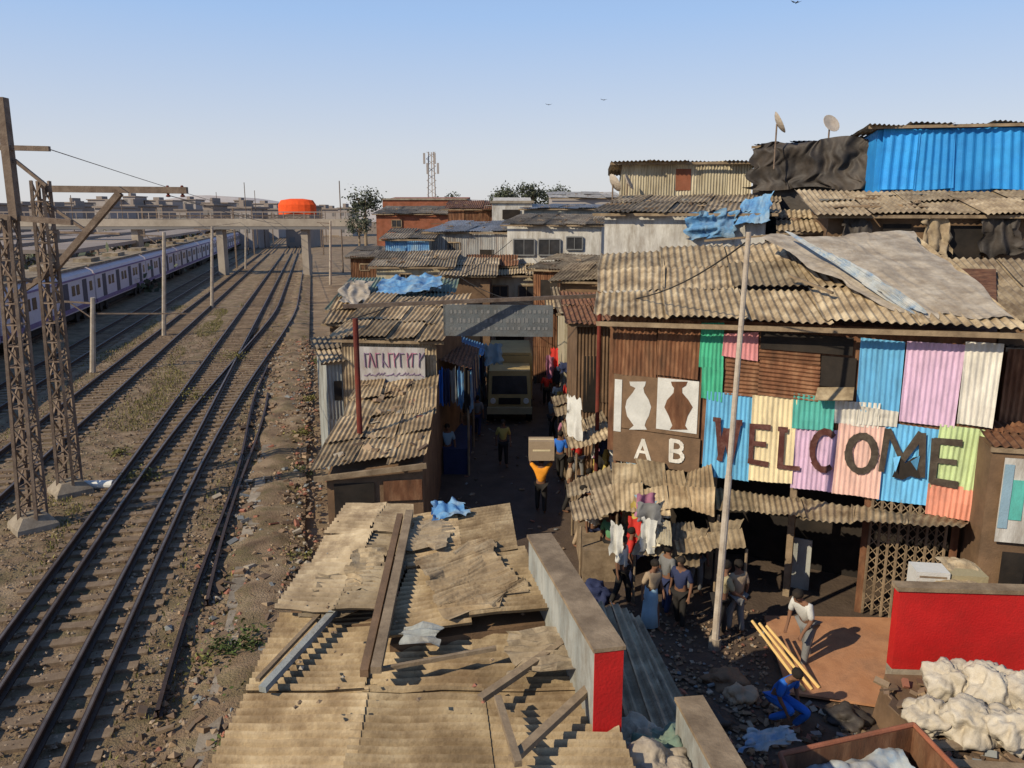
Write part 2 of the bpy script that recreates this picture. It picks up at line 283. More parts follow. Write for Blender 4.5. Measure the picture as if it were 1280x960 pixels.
for i,(x,y,a,s,t,l) in enumerate([(578,512,20,'c_navy','c_black','person in navy at the left stalls behind the blue bundles'),(590,528,200,'c_blue','c_navy','person in blue walking away at the left of the truck'),(603,500,0,'c_white','c_grey','person in white at the far left kerb of the lane'),
   (572,560,60,'c_black','c_navy','person in black in the dark left doorway nearest the camera'),(690,548,300,'c_grey','c_black','person in grey at the right of the truck'),(706,575,20,'c_pink','c_navy','person in pink beside the laundry on the right of the lane'),
   (712,640,90,'c_tan','c_black','person in tan near the right stalls behind the orange shirt'),(741,700,40,'c_white','c_navy','person in white and navy by the first right stall'),(762,716,-20,'c_green','c_black','person in green beside the red top'),(683,508,180,'c_red','c_black','person in red far up the lane at the right'),
   (560,590,10,'c_lblue','c_navy','person in light blue at the left edge of the shaded lane'),(735,655,150,'c_navy','c_tan','person in navy shirt and tan trousers in the right stall row'),
   (588,487,10,'c_lblue','c_grey','person in light blue far up the lane at the left'),(597,545,170,'c_grey','c_navy','person in grey walking away behind the mustard shirt'),(697,525,200,'c_white','c_black','person in white shirt just right of the truck cab'),(722,602,30,'c_red','c_grey','person in red in the middle of the right stall row'),
   (700,600,160,'c_blue','c_black','person in blue walking away right of the orange shirt'),(752,672,10,'c_yel','c_navy','person in mustard by the second right stall'),(610,478,0,'c_black','c_grey','person in black farthest up the lane'),(830,742,-30,'c_pink','c_navy','person in pink under the ragged lower awning'),(728,685,60,'c_black','c_tan','person in black shirt and tan trousers at the lane mouth'),
   (583,542,30,'c_tan','c_black','person in tan at the middle left stall'),(565,535,0,'c_white','c_navy','person in white and navy against the left stall row'),(712,558,90,'c_navy','c_black','person in navy beside the pink shirt'),(776,758,60,'c_white','c_black','person in white left of the blue wrap')]):
    person(G(x,y),a,l,s,t,R.uniform(1.55,1.7),0,'walk',group='people in the shaded lane')
p=G(676,641); t=thing('carton','brown cardboard carton carried on the head of the person in orange','box',p+Z*1.66); MB().box((0,0,.28),(.72,.5,.56)).build('carton_body','c_tan',t,loc=True); MB().box((0,-.0,.563),(.72,.08,.006)).box((0,-.253,.3),(.5,.006,.05)).build('tape','f_cream',t,loc=True)
# ---------- ground
def struct(n,mb,m): o=mb.build(n,m); o['kind']='structure'; return o
struct('ground',MB().face([(-4000,-200,-.01),(4000,-200,-.01),(4000,6000,-.01),(-4000,6000,-.01)]),'ground')
g=MB(); g.grid(S(-26,3,0),S(-.6,3,0),S(-.6,180,0),S(-26,180,0),80,320,lambda u,v:(.2 if u<.92 else .2+.12*math.sin((u-.92)/.08*pi))+(.06 if u<.9 else .16)*noise.noise(V((u*40,v*180,0))),Z)
o=g.build('railway_ground','ballast',smooth=True); o['kind']='structure'
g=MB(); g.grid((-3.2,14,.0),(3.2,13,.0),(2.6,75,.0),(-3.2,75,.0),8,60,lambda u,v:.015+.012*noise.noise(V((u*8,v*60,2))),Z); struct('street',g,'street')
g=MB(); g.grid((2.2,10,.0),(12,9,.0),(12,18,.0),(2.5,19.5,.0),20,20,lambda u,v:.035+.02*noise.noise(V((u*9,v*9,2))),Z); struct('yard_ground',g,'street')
struct('pavement',MB().slab([G(985,868,.1),G(1135,890,.1),G(1135,775,.1),G(955,772,.1)],.05),'terra')
# railway
def rail(mb,pts,k=1.2):
    pr=[(-.07,0),(.07,0),(.07,.02),(.012,.035),(.012,.11),(.036,.12),(.036,.16),(-.036,.16),(-.036,.12),(-.012,.11),(-.012,.035),(-.07,.02)]
    prev=None
    for i,q in enumerate(pts):
        d=(pts[min(i+1,len(pts)-1)]-pts[max(i-1,0)]).normalized(); r=d.cross(Z)
        cur=mb.vs([q+r*x*k+Z*z*k for x,z in pr])
        if prev:
            for j in range(12): mb.b.faces.new([prev[j],prev[(j+1)%12],cur[(j+1)%12],cur[j]])
        prev=cur
def track(label,f,a0,a1,step=.65,n=70,z=.26):
    root=thing('railway_track',label,'railway track',S(f(a0),a0,.2),0)
    aa=[a0+(a1-a0)*i/80 for i in range(81)]
    for s in(-.838,.838):
        m=MB(); rail(m,[S(f(a)+s,a,z) for a in aa]); ro=m.build('rail','rail',root)
        m=MB()
        for a,b in zip(aa,aa[1:]): m.face([S(f(a)+s-.024,a,z+.195),S(f(a)+s+.024,a,z+.195),S(f(b)+s+.024,b,z+.195),S(f(b)+s-.024,b,z+.195)])
        m.build('rail_head','railtop',ro)
    me=None; rest=MB(); k=0; a=a0
    while a<a1:
        if k<n:
            if me is None: o=MB().box((0,0,0),(2.6,.25,.13)).build('sleeper','sleeper',root,loc=True); me=o
            else: o=me.copy(); C.objects.link(o)
            o.location=S(f(a)+R.uniform(-.06,.06),a,z-.064+R.uniform(-.025,.01))-root.location; o.rotation_euler=(R.uniform(-.02,.02),R.uniform(-.015,.015),HEAD+R.uniform(-.04,.04))
        elif a<150: rest.box(S(f(a),a,z-.07),(2.6,.25,.12),HEAD)
        k+=1; a+=step
    if len(rest.b.faces): o=rest.build('sleepers','sleeper',root); o['kind']='stuff'
    return root
track('nearest rusty railway track on the left of the shacks',lambda a:-5.45,5,330)
def fb(a): x=min(max((a-22)/55,0),1); return -4.85+3.1*x*x*(3-2*x)*.75
track('diverging turnout track overlapping the nearest track and swinging right',fb,5,300,n=60)
track('second track, left of the two lattice masts',lambda a:-10.1,5,330,n=80)
track('third track, in the dark strip between the second track and the train',lambda a:-14.2,20,330,n=60)
track('farthest track, underneath the commuter train',lambda a:-19.3,25,330,n=5)
m=MB(); rail(m,[S(-2.85+.1*math.sin(a*.3),a,.24) for a in range(13,46)],1); m.build('spare_rail','rail',tg=('loose rusty rail lying on the dirt beside the turnout track','rail'))
m=MB(); rail(m,[S(-2.5+.15*math.sin(a*.23),a,.22) for a in range(17,39)],1); m.build('spare_rail','rail',tg=('shorter loose rail closest to the rubble bank','rail'))
m=MB()
for i in range(12): m.box(S(-2.0+R.uniform(-.08,.08),11+i*1.6,.14),(.3,1.5,.3),HEAD+R.uniform(-.03,.03))
m.build('drain_kerb','concrete',tg=('low broken concrete kerb between the tracks and the shacks','kerb'))
def rocks(mb,n,fs,sz,flat=.7):
    for _ in range(n):
        c=fs(); a=sz*R.uniform(.4,1.6); M3=Matrix.Rotation(R.random()*6,3,'Z')@Matrix.Rotation(R.uniform(-.5,.5),3,'X')
        v=mb.vs([c+M3@V((x*a*R.uniform(.6,1.1),y*a*R.uniform(.6,1.1),z*a*flat*R.uniform(.6,1.1))) for x,y,z in((1,0,0),(0,1,0),(-1,0,0),(0,-1,0),(0,0,1),(0,0,-1))])
        for i,j in((0,1),(1,2),(2,3),(3,0)): mb.b.faces.new([v[i],v[j],v[4]]); mb.b.faces.new([v[j],v[i],v[5]])
    return mb
o=rocks(MB(),17000,lambda:S(R.uniform(-12.5,-2.6),5+55*R.random()**1.6,.25),.042).build('ballast_stones','stone'); tag(o,'loose ballast stones spread between and around the rails','stones',kind='stuff')
def lit(mb,n,fs,sz):
    for _ in range(n):
        c=fs(); M3=Matrix.Rotation(R.random()*6,3,'Z')@Matrix.Rotation(R.uniform(-.6,.6),3,'X')@Matrix.Rotation(R.uniform(-.4,.4),3,'Y')
        mb.box(c,(sz*R.uniform(.3,1.6),sz*R.uniform(.3,1),sz*R.uniform(.05,.5)),M3=M3)
    return mb
g=rocks(MB(),5200,lambda:S(R.triangular(-3.3,.1,-1.3),9+46*R.random()**1.2,.22+R.random()*.06),.075); lit(g,420,lambda:S(R.triangular(-3.4,.2,-1.2),9+46*R.random()**1.2,.27+R.random()*.05),.2)
o=g.build('bank_rubble','litter'); tag(o,'rubble and litter on the bank beside the shacks','rubble',kind='stuff')
g=rocks(MB(),1500,lambda:G(R.uniform(740,960),R.uniform(760,960),.06),.045); lit(g,260,lambda:G(R.uniform(780,1080),R.uniform(840,960),.08),.13)
o=g.build('yard_litter','litter'); tag(o,'litter and scraps strewn over the dark yard by the lamp pole','litter',kind='stuff')
o=lit(MB(),400,lambda:V((R.uniform(-2.2,2.2),R.uniform(17,55),.04)),.1).build('street_litter','litter'); tag(o,'paper scraps along the shaded lane','litter',kind='stuff')
for x,y,r,n,l,mm in((295,815,.6,900,'largest dusty green weed clump beside the near roof edge','leaf'),(318,880,.4,500,'small weed clump under the near roof corner','leaf'),(378,545,.5,500,'weed clump on the rubble bank left of the shack roof','dryleaf'),(388,500,.4,350,'weed clump further up the rubble bank','dryleaf'),(150,570,.5,400,'dry weed clump between the second track and the masts','dryleaf'),(380,590,.35,260,'tiny weed tuft beside the concrete kerb','leaf'),(262,835,.4,350,'low weed patch at the left of the largest weed clump','dryleaf'),(300,930,.35,350,'weed patch lowest on the bank near the bottom edge','leaf'),(400,455,.6,500,'weed clump beside the whitewashed hut','leaf'),(372,700,.35,250,'thin weed tuft against the far corner of the near roof','dryleaf'),(240,500,.9,700,'flat weedy patch between the second and nearest tracks','dryleaf'),(290,450,1.0,700,'weedy patch farther along between the second and nearest tracks','dryleaf'),(180,600,.6,500,'weedy patch right of the white pipe','dryleaf')):
    g=G(x,y,.2); MB().leaves(g+Z*r*.2,r,n,.045,.45).build('weed_bush',mm,tg=(l,'weeds'))
o=MB()
for _ in range(30000):
    s=R.choice((R.gauss(-7.7,.6),R.gauss(-12.2,.4),R.uniform(-3.6,-.8),R.gauss(-7.2,.5),R.uniform(-8.6,-6.6))); a=9+70*R.random()**1.1
    if noise.noise(V((s*.5,a*.12,4)))<-.03: continue
    q=S(s,a,.22); h=R.uniform(.04,.14); d=V((R.uniform(-1,1),R.uniform(-1,1),0))*.022; o.face([q-d,q+d,q+V((R.uniform(-.05,.05),R.uniform(-.05,.05),h))])
tag(o.build('dry_grass','dryleaf'),'thin dry grass growing between the tracks','grass',kind='stuff')
p=G(120,606,.35); MB().tube(p+V((-.5,0,0)),p+V((.5,.05,0)),.13,n=14).build('concrete_pipe','c_white',tg=('short white pipe lying beside the second lattice mast','pipe'))
# masts
def mast(label,base,top,w=.46):
    root=thing('lattice_mast',label,'railway mast',V((base.x,base.y,.15))); m=MB(); n=int((top.z-.2)/.55); L=[]
    for i in range(n+1):
        f=i/n; c=base.lerp(top,f); ww=w*(1-.3*f)/2; L.append([c+V((x*ww,y*ww,0)) for x,y in((-1,-1),(1,-1),(1,1),(-1,1))])
    for a in range(4): m.bar(L[0][a],L[-1][a],.08)
    m.build('post','metal',root); m=MB()
    for i in range(n):
        for a in range(4): b=(a+1)%4; m.bar(L[i][a if i%2 else b],L[i+1][b if i%2 else a],.04); m.bar(L[i][a],L[i][b],.035)
    m.build('lattice','metal',root)
    MB().lathe(V((base.x,base.y,.1)),[(.75,0),(.7,.25),(.42,.5)],4).build('footing','concrete',root)
    return root
b1=G(42,655,.3); t1=YP(2,122,b1.y); m1=mast('lattice mast nearest the camera, cut by the left frame edge',b1,YP(8,270,b1.y))
MB().bar(YP(20,275,b1.y),t1,.2,.24).build('upper_post','metal',m1); MB().bar(YP(-60,183,b1.y),YP(62,186,b1.y),.1,.12).build('cross_arm','metal',m1)
MB().bar(YP(18,200,b1.y),YP(58,232,b1.y),.08).bar(YP(-10,270,b1.y),YP(90,278,b1.y),.14).bar(YP(-30,330,b1.y),YP(40,352,b1.y+.2),.08).build('brace','metal',m1)
b2=G(88,612,.3); m2=mast('second lattice mast with the long arm over the tracks',b2,YP(50,226,b2.y))
MB().bar(YP(55,236,b2.y),YP(234,238,b2.y),.15,.18).build('cross_arm','metal',m2)
MB().bar(YP(150,241,b2.y),YP(70,335,b2.y),.17).bar(YP(70,335,b2.y),YP(15,372,b2.y),.14).bar(YP(55,290,b2.y),YP(150,292,b2.y),.06).bar(YP(52,250,b2.y),YP(110,290,b2.y),.08).build('brace','metal',m2)
for x in(210,228):
    q=YP(x,240,b2.y); MB().lathe(q-Z*.12,[(.03,-.02),(.08,0),(.03,.06),(.08,.1),(.03,.16),(.08,.2),(.03,.3)],8).build('insulator','dkred',m2)
for x,y0,y1,l in((265,283,385,'plain pole between the second track and the train'),(307,268,336,'farther plain pole beyond the tracks near the train end'),(413,276,356,'plain pole at the right of the tracks before the footbridge'),(116,372,466,'short stub pole right of the second mast'),(205,290,420,'thin pole against the train side')):
    b=G(x,y1,.2); t=YP(x,y0,b.y); r=thing('line_pole',l,'pole',b); k=b.y; MB().tube(b,t,.16 if k>40 else .08,.12 if k>40 else .07,8).build('post','pole',r); MB().bar(t-Z*.3,t-Z*.3+V((-1.6,0,.1)),.09).bar(t-Z*1.2,t-Z*.3+V((-1.2,0,0)),.06).build('bracket','metal',r)
MB().bar(YP(116,392,G(116,466,.2).y),YP(250,392,G(116,466,.2).y+1),.07).build('barrier_rail','metal',tg=('thin horizontal rail running right from the short stub pole','rail'))
for i,(a_,sl,sr) in enumerate([(134,-25,-1),(175,-30,2),(215,-30,2),(260,-32,4)]):
    r=thing('catenary_portal','steel portal frame over the railway, %s from the camera'%['first','second','third','fourth'][i],'portal',S((sl+sr)/2,a_,0),0,'portal frames over the railway'); h=8.2
    for s in(sl,-11.9,sr): MB().bar(S(s,a_,0),S(s,a_,h+1.2),.24).build('post','metal',r)
    m=MB(); m.bar(S(sl,a_,h),S(sr,a_,h),.14).bar(S(sl,a_,h-.8),S(sr,a_,h-.8),.14)
    for k in range(16): x0=sl+(sr-sl)*k/16; x1=sl+(sr-sl)*(k+1)/16; m.bar(S(x0,a_,h-.8*(k%2)),S(x1,a_,h-.8*((k+1)%2)),.08)
    m.build('beam','metal',r)
for i,(a,b,l) in enumerate([(YP(210,244,b2.y),S(-5.5,150,7.6),'overhead wire over the nearest track'),(YP(228,250,b2.y),S(-4.6,150,6.9),'lower contact wire over the nearest track'),(YP(60,186,b1.y),S(-9,150,9),'topmost wire from the first mast arm'),(YP(-30,300,20),S(-10,150,7.5),'overhead wire over the second track'),(YP(-200,262,25),S(-17,200,7.5),'overhead wire over the train')]):
    m=MB(); pr=a
    for k in range(1,13): f=k/12; q=a.lerp(b,f)-Z*(1.2*f*(1-f)); m.bar(pr,q,.016+.025*f); pr=q
    m.build('overhead_wire','metal',tg=(l,'wire'))
# footbridge
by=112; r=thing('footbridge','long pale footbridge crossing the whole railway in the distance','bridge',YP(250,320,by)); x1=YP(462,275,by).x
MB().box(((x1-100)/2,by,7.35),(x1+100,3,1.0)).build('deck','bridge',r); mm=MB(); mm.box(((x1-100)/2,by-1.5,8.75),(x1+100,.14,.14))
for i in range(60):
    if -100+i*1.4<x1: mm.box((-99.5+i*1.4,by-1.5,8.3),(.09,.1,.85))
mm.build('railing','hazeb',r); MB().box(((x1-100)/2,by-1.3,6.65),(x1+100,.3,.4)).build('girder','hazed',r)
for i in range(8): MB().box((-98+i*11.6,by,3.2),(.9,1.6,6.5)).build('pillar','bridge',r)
MB().lathe(YP(372,269,by)+Z*.1,[(2.6,.0),(2.6,1.3),(2.2,1.9),(.9,2.1)],18,.5).build('domed_tank','orange',tg=('bright orange domed cover standing on the footbridge','tank'))
# platforms and canopies
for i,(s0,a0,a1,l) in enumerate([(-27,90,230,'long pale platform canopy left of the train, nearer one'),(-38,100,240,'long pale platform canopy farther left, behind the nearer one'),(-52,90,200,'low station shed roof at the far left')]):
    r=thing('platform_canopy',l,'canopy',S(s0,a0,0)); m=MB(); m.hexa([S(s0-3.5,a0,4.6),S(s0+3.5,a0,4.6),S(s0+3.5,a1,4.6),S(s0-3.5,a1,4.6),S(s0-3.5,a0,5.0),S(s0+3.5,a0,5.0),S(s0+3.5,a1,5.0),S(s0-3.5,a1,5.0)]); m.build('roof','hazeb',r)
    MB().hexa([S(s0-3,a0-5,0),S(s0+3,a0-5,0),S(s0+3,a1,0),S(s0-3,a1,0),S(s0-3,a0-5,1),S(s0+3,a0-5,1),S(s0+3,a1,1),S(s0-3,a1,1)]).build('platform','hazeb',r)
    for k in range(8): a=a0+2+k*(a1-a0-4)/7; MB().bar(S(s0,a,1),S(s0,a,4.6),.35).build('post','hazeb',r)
for i in range(9):
    c_=['c_white','c_grey','c_red','c_lblue','c_white','c_navy','c_grey','c_white','c_tan'][i]; q=S(-30-R.uniform(0,8),50+i*4.5,0); r=thing('parked_car','small %s car parked beyond the train, %s from the left'%({'c_white':'white','c_grey':'grey','c_red':'red','c_lblue':'pale blue','c_navy':'dark blue','c_tan':'tan'}[c_],['first','second','third','fourth','fifth','sixth','seventh','eighth','ninth'][i]),'car',q,HEAD,'cars parked beyond the train')
    MB().hexa([(-.85,-2,.3),(.85,-2,.3),(.85,2,.3),(-.85,2,.3),(-.82,-1.9,.95),(.82,-1.9,.95),(.82,1.9,.95),(-.82,1.9,.95)]).build('body',c_,r,loc=True); MB().hexa([(-.78,-1.5,.95),(.78,-1.5,.95),(.78,1.1,.95),(-.78,1.1,.95),(-.62,-1,1.45),(.62,-1,1.45),(.62,.6,1.45),(-.62,.6,1.45)]).build('cabin','glass',r,loc=True)
    for sx in(-.85,.85):
        for sy in(-1.3,1.3): MB().tube((sx-.1,sy,.3),(sx+.1,sy,.3),.3,n=10).build('wheel','c_black',r,loc=True)
# train
def carriage():
    r=thing('train_carriage','lilac commuter carriage nearest the left frame edge','train carriage',S(-19.3,40,.4),HEAD)
    pr=[(-1.8,.9),(1.8,.9),(1.82,3.2),(1.7,3.6),(1.1,3.95),(-1.1,3.95),(-1.7,3.6),(-1.82,3.2)]
    m=MB(); A=m.vs([(x,-10.4,z) for x,z in pr]);B=m.vs([(x,10.4,z) for x,z in pr])
    for k in range(8): m.b.faces.new([A[k],A[(k+1)%8],B[(k+1)%8],B[k]])
    m.b.faces.new(A);m.b.faces.new(B); m.build('body','lilac',r,loc=True)
    MB().box((0,0,1.15),(3.7,20.82,.3)).box((0,0,3.3),(3.7,20.82,.12)).build('stripe','purple',r,loc=True); MB().box((0,0,4.0),(2.9,20.6,.14)).box((0,-5,4.2),(1.4,3,.35)).box((0,5,4.2),(1.4,3,.35)).build('roof_equipment','roofold',r,loc=True)
    MB().box((0,0,.6),(2.8,18,.55)).build('underframe','dark',r,loc=True)
    for y in(-7.5,-2.5,2.5,7.5): MB().box((0,y,2.2),(3.68,1.2,1.9)).build('door','tdoor',r,loc=True)
    for y in(-9.3,-5.6,-4.4,-.6,.6,4.4,5.6,9.3): MB().box((0,y,2.5),(3.67,.8,.75)).build('window','glass',r,loc=True)
    for y in(-7,7): MB().tube((-1.5,y-1,.42),(1.5,y-1,.42),.45,n=12).tube((-1.5,y+1,.42),(1.5,y+1,.42),.45,n=12).build('bogie','dark',r,loc=True)
    return r
c0=carriage(); ords=['second','third','fourth','fifth','sixth','seventh','eighth','ninth','tenth','eleventh','twelfth','thirteenth']
for i in range(12): dup(c0,S(-19.3,61.2+i*21.2,.4),HEAD,'lilac commuter carriage, %s from the left end of the train'%ords[i])
# far skyline left
far=[(20,70,259,240),(75,105,254,300),(108,150,250,420),(152,176,246,430),(180,222,251,440),(226,250,250,460),(252,290,254,430),(292,312,251,500),(316,350,255,480),(355,395,259,520),(400,436,261,520),(-60,15,256,200),(585,640,262,250),(700,760,255,200)]
far+=[(x,x+R.uniform(22,44),R.uniform(256,264),R.uniform(190,330)) for x in range(-20,440,34)]
nw=['one','two','three','four','five','six','seven','eight','nine','ten','eleven','twelve','thirteen','fourteen','fifteen','sixteen','seventeen','eighteen','nineteen','twenty','twenty-one','twenty-two','twenty-three','twenty-four','twenty-five','twenty-six','twenty-seven','twenty-eight','twenty-nine']
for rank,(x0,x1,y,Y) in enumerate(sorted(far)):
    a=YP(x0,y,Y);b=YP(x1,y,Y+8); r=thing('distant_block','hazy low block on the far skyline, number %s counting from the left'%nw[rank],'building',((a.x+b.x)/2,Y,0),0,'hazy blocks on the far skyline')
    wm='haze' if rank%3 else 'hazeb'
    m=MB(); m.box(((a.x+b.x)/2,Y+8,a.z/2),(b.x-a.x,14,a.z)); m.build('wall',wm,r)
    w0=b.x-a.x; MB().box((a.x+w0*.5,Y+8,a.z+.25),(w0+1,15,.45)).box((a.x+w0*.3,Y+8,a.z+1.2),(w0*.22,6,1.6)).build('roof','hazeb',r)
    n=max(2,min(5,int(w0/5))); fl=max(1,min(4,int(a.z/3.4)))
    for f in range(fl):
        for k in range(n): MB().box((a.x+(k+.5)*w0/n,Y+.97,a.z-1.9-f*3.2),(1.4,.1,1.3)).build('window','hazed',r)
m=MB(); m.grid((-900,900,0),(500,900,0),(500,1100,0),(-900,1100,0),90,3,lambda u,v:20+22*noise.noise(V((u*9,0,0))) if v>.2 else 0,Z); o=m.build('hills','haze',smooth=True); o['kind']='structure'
def tree(label,px,py0,py1,Y,n=900,sq=1,ww=1):
    t=YP(px,py0,Y); b=V((t.x,Y,0)); h=t.z; w=(YP(px,py1,Y)-t).length/2*ww; r=thing('tree',label,'tree',b); m=MB(); m.tube(b,b+Z*(h-w),w*.12+.1,w*.06,8)
    c=b+Z*(h-w)
    for k in range(5): a=k*1.26; m.tube(c-Z*w*.5,c+V((math.cos(a)*w*.6,math.sin(a)*w*.6,w*.4)),w*.05,w*.02,5)
    m.build('trunk','wood',r); m=MB()
    for k in range(7): a=k*.9; m.leaves(c+V((math.cos(a)*w*.6,math.sin(a)*w*.5,R.uniform(-.4,.5)*w)),w*.65,n//7,w*.085)
    m.build('crown','fartree',r)
tree('tall narrow tree beside the brick building',455,236,275,70,2200,1,1.0)
tree('lower bushy tree beneath the tall narrow tree',448,268,300,62,1500)
for i,(x,y0,y1,Y) in enumerate([(632,231,256,150),(664,229,256,160),(697,234,258,170),(560,238,262,180)]): tree('dark rounded tree on the skyline, %s from left'%['second','third','fourth','first'][i],x,y0,y1,Y,2800,1,1.4)
m=MB()
for i in range(34): m.leaves(V((-38-R.random()*50-i*2,70+i*8,R.uniform(1,2.5))),4.5,220,.45,.6)
tag(m.build('trackside_scrub','fartree'),'dark green scrub beyond the train','scrub',kind='stuff')
# telecom tower & thin masts
q=YP(540,243,190); r=thing('telecom_tower','slim telecom tower with antenna cluster above the brick building','tower',V((q.x,190,0))); t=YP(540,190,190); m=MB()
for dx,dy in((-.9,-.9),(.9,-.9),(0,.9)): m.bar((q.x+dx*1.3,190+dy,0),(q.x+dx*.6,190+dy*.5,t.z),.2)
for k in range(14):
    z=k*t.z/14; m.bar((q.x-1.1,189.4,z),(q.x+1,189.4,z+t.z/14),.12); m.bar((q.x+1.1,189.4,z),(q.x-1,189.4,z+t.z/14),.12)
m.build('lattice','haze',r)
for k,dx in enumerate((-1.5,-.8,.9,1.6)): MB().box((q.x+dx,188.8,t.z-1.5-(k%2)*2.2),(.45,.3,2.4)).build('antenna','haze',r)
for x,y0,Y,l in((424,226,120,'thin aerial mast right of the footbridge'),(305,228,170,'thin aerial mast above the train'),(318,238,200,'second thin aerial mast above the footbridge'),(270,240,220,'third thin aerial mast left of the two above the train'),(150,236,190,'thin lamp mast on the left skyline'),(88,244,160,'leftmost thin mast on the skyline'),(1037,180,30,'short pipe mast by the black tarp')):
    t=YP(x,y0,Y); MB().tube(V((t.x,Y,0 if x<1000 else t.z-2)),t,.12 if Y>50 else .03,.08 if Y>50 else .02,6).build('aerial_mast','metal',tg=(l,'mast'))
# ---------- houses
def house(label,x0,x1,py,t0,t1,dep,wm,rm,wins=(),doors=(),over=.35,rise=.5,clad=None,pit=.16,nu=3,nv=2,name='shack',cat='shack',zb=0,amp=.026,jit=.05):
    A=W(x0,py,t0);B=W(x1,py,t1); z=(A.z+B.z)/2; A.z=B.z=z; e=(B-A).normalized(); e.z=0; nb=V((-e.y,e.x,0)); L=(B-A).length
    r=thing(name,label,cat,V(((A.x+B.x)/2,(A.y+B.y)/2,zb))); A0=V((A.x,A.y,zb));B0=V((B.x,B.y,zb)); D=nb*dep; zr=Z*rise
    MB().hexa([A0,B0,B0+D,A0+D,A,B,B+D+zr,A+D+zr]).build('wall',wm,r)
    if rm=='flat': MB().hexa([A-e*.15-nb*.15,B+e*.15-nb*.15,B+D+e*.15+nb*.1,A+D-e*.15+nb*.1]+[q+Z*.18 for q in(A-e*.15-nb*.15,B+e*.15-nb*.15,B+D+e*.15+nb*.1,A+D-e*.15+nb*.1)]).build('roof','concrete',r)
    else:
        f=Z*(.06-over*rise/dep); k=Z*(.06+over*rise/dep)
        MB().sheets(A-e*over-nb*over+f,B+e*over-nb*over+f,B+D+zr+e*over+nb*over+k,A+D+zr-e*over+nb*over+k,nu,nv,pit,amp,jit,skew=.1).build('roof',rm,r)
        MB().bar(A-e*over-nb*over*.8-Z*.03+f,B+e*over-nb*over*.8-Z*.03+f,.06,.09).build('eave_beam','wood',r)
    if clad: MB().sheets(A0-nb*.06+Z*.05,B0-nb*.06+Z*.05,B-nb*.06,A-nb*.06,max(1,int(L/.9)),max(1,int((z-zb)/1.8)),.11,.015,.015,-nb).build('wall_cladding',clad,r)
    pl=PL(A,B)
    for w in wins:
        q=pl.rect(*w[:4],.1); m=MB(); tk=.07
        for a,b in((0,1),(1,2),(2,3),(3,0)): m.bar(q[a],q[b],tk)
        m.bar((q[0]+q[1])/2,(q[2]+q[3])/2,tk*.6)
        fo=m.build('window',w[4] if len(w)>4 else 'wood',r); MB().slab(pl.rect(*w[:4],.075),.01).build('pane','glass',fo)
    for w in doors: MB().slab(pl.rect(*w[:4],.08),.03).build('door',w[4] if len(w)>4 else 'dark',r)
    if rm!='flat' and rise>0 and L>2.5:
        m=MB()
        for _ in range(int(L*3)):
            u,v=R.random(),R.uniform(.05,.9); q=A.lerp(B,u)+D*v+zr*v+Z*.12
            if R.random()<.5: m.box(q,(R.uniform(.1,.3),R.uniform(.1,.2),.1),R.random()*3)
            elif R.random()<.5: m.bar(q,q+e*R.uniform(-1.2,1.2)+nb*R.uniform(-.4,.4),.05)
            else: w_=R.uniform(.2,.6); m.box(q,(w_,w_*.7,.02),M3=Matrix.Rotation(R.random()*3,3,'Z')@Matrix.Rotation(R.uniform(-.1,.1),3,'X'))
        o=m.build('roof_weights','litter',r); o['kind']='stuff'
    return pl,r,A,B
house('grey clad shed with slanting roof left of the white building',536,636,291,48,47,6,'plaster','grey',[(560,303,575,318)],[(600,312,618,345,'dark')],rise=.5,clad='grey',nu=4)
house('blue and grey patchwork shed behind the tarpaulin roof',482,536,300,46,46,5,'plaster','roofold',(),[(490,310,508,340,'tarpb')],clad='tarpb',rise=.4,nu=2)
house('whitewashed building with a row of dark windows at the end of the lane',634,752,282,46,45,6,'white','roofold',[(642,299,668,319,'c_grey'),(673,299,700,319,'c_grey'),(708,296,728,312,'c_grey')],rise=.5,nu=5,name='building',cat='building')
house('red brick building on the left skyline',478,582,250,88,88,10,'brick','flat',[(486,258,500,268),(506,258,520,268),(528,258,542,268),(550,258,564,268)],name='building',cat='building')
house('low brick annex in front of the red brick building',470,560,268,75,75,8,'brick','roofold',[(490,275,502,284)],rise=.7,nu=4,name='building',cat='building')
house('brown roofed shed right of the brick annex',560,618,262,62,62,6,'brown','rust',rise=.6,clad='rust',nu=3)
house('small white upper room with open front above the shed roofs',615,665,254,58,58,5,'white','flat',(),[(628,262,650,274,'dark')],name='rooftop_room',cat='building')
house('long low grey roofed house right of the small white room',655,765,262,56,55,7,'plaster','grey',[(672,268,684,278),(715,268,727,278)],rise=.3,nu=5)
house('pale hall with grey roof far behind on the right',690,775,248,90,90,8,'haze','grey',rise=.8,nu=4,name='building',cat='building')
house('low rusty shed beside the far end of the rubble bank',438,486,322,52,52,5,'rust','roofold',[(450,330,462,338)],rise=.4,nu=2,clad='rust')
house('cream shed with tin roof behind the green tarpaulin',470,560,334,41,41,4,'cream','roofold',[(500,342,515,350)],rise=.5,nu=3)
house('brown walled shop facing the far end of the lane',556,612,345,40,40,5,'brown','roofold',(),[(565,375,600,440,'dark')],rise=.5,nu=2)
house('pinkish shop front behind the name board',600,680,345,43,43,5,'cream','tan',[(615,357,635,371),(648,357,668,371)],[(620,395,655,440,'dark')],rise=.5,nu=3,name='shop',cat='shop')
house('rusty lean-to below the windows of the whitewashed building',668,730,338,40,39,4,'rust','tan',(),[(676,350,700,372,'dark')],rise=.4,nu=3,clad='rust')
house('tiny patched hut roof squeezed behind the right lane shacks',700,748,352,34,33.5,3,'brown','roofold',(),(),rise=.4,nu=2)
house('small reddish shed between the grey shed and the name board',588,640,332,44.5,44.5,1.2,'brick','rust',(),[(596,340,612,350,'dark')],rise=.3,nu=2)
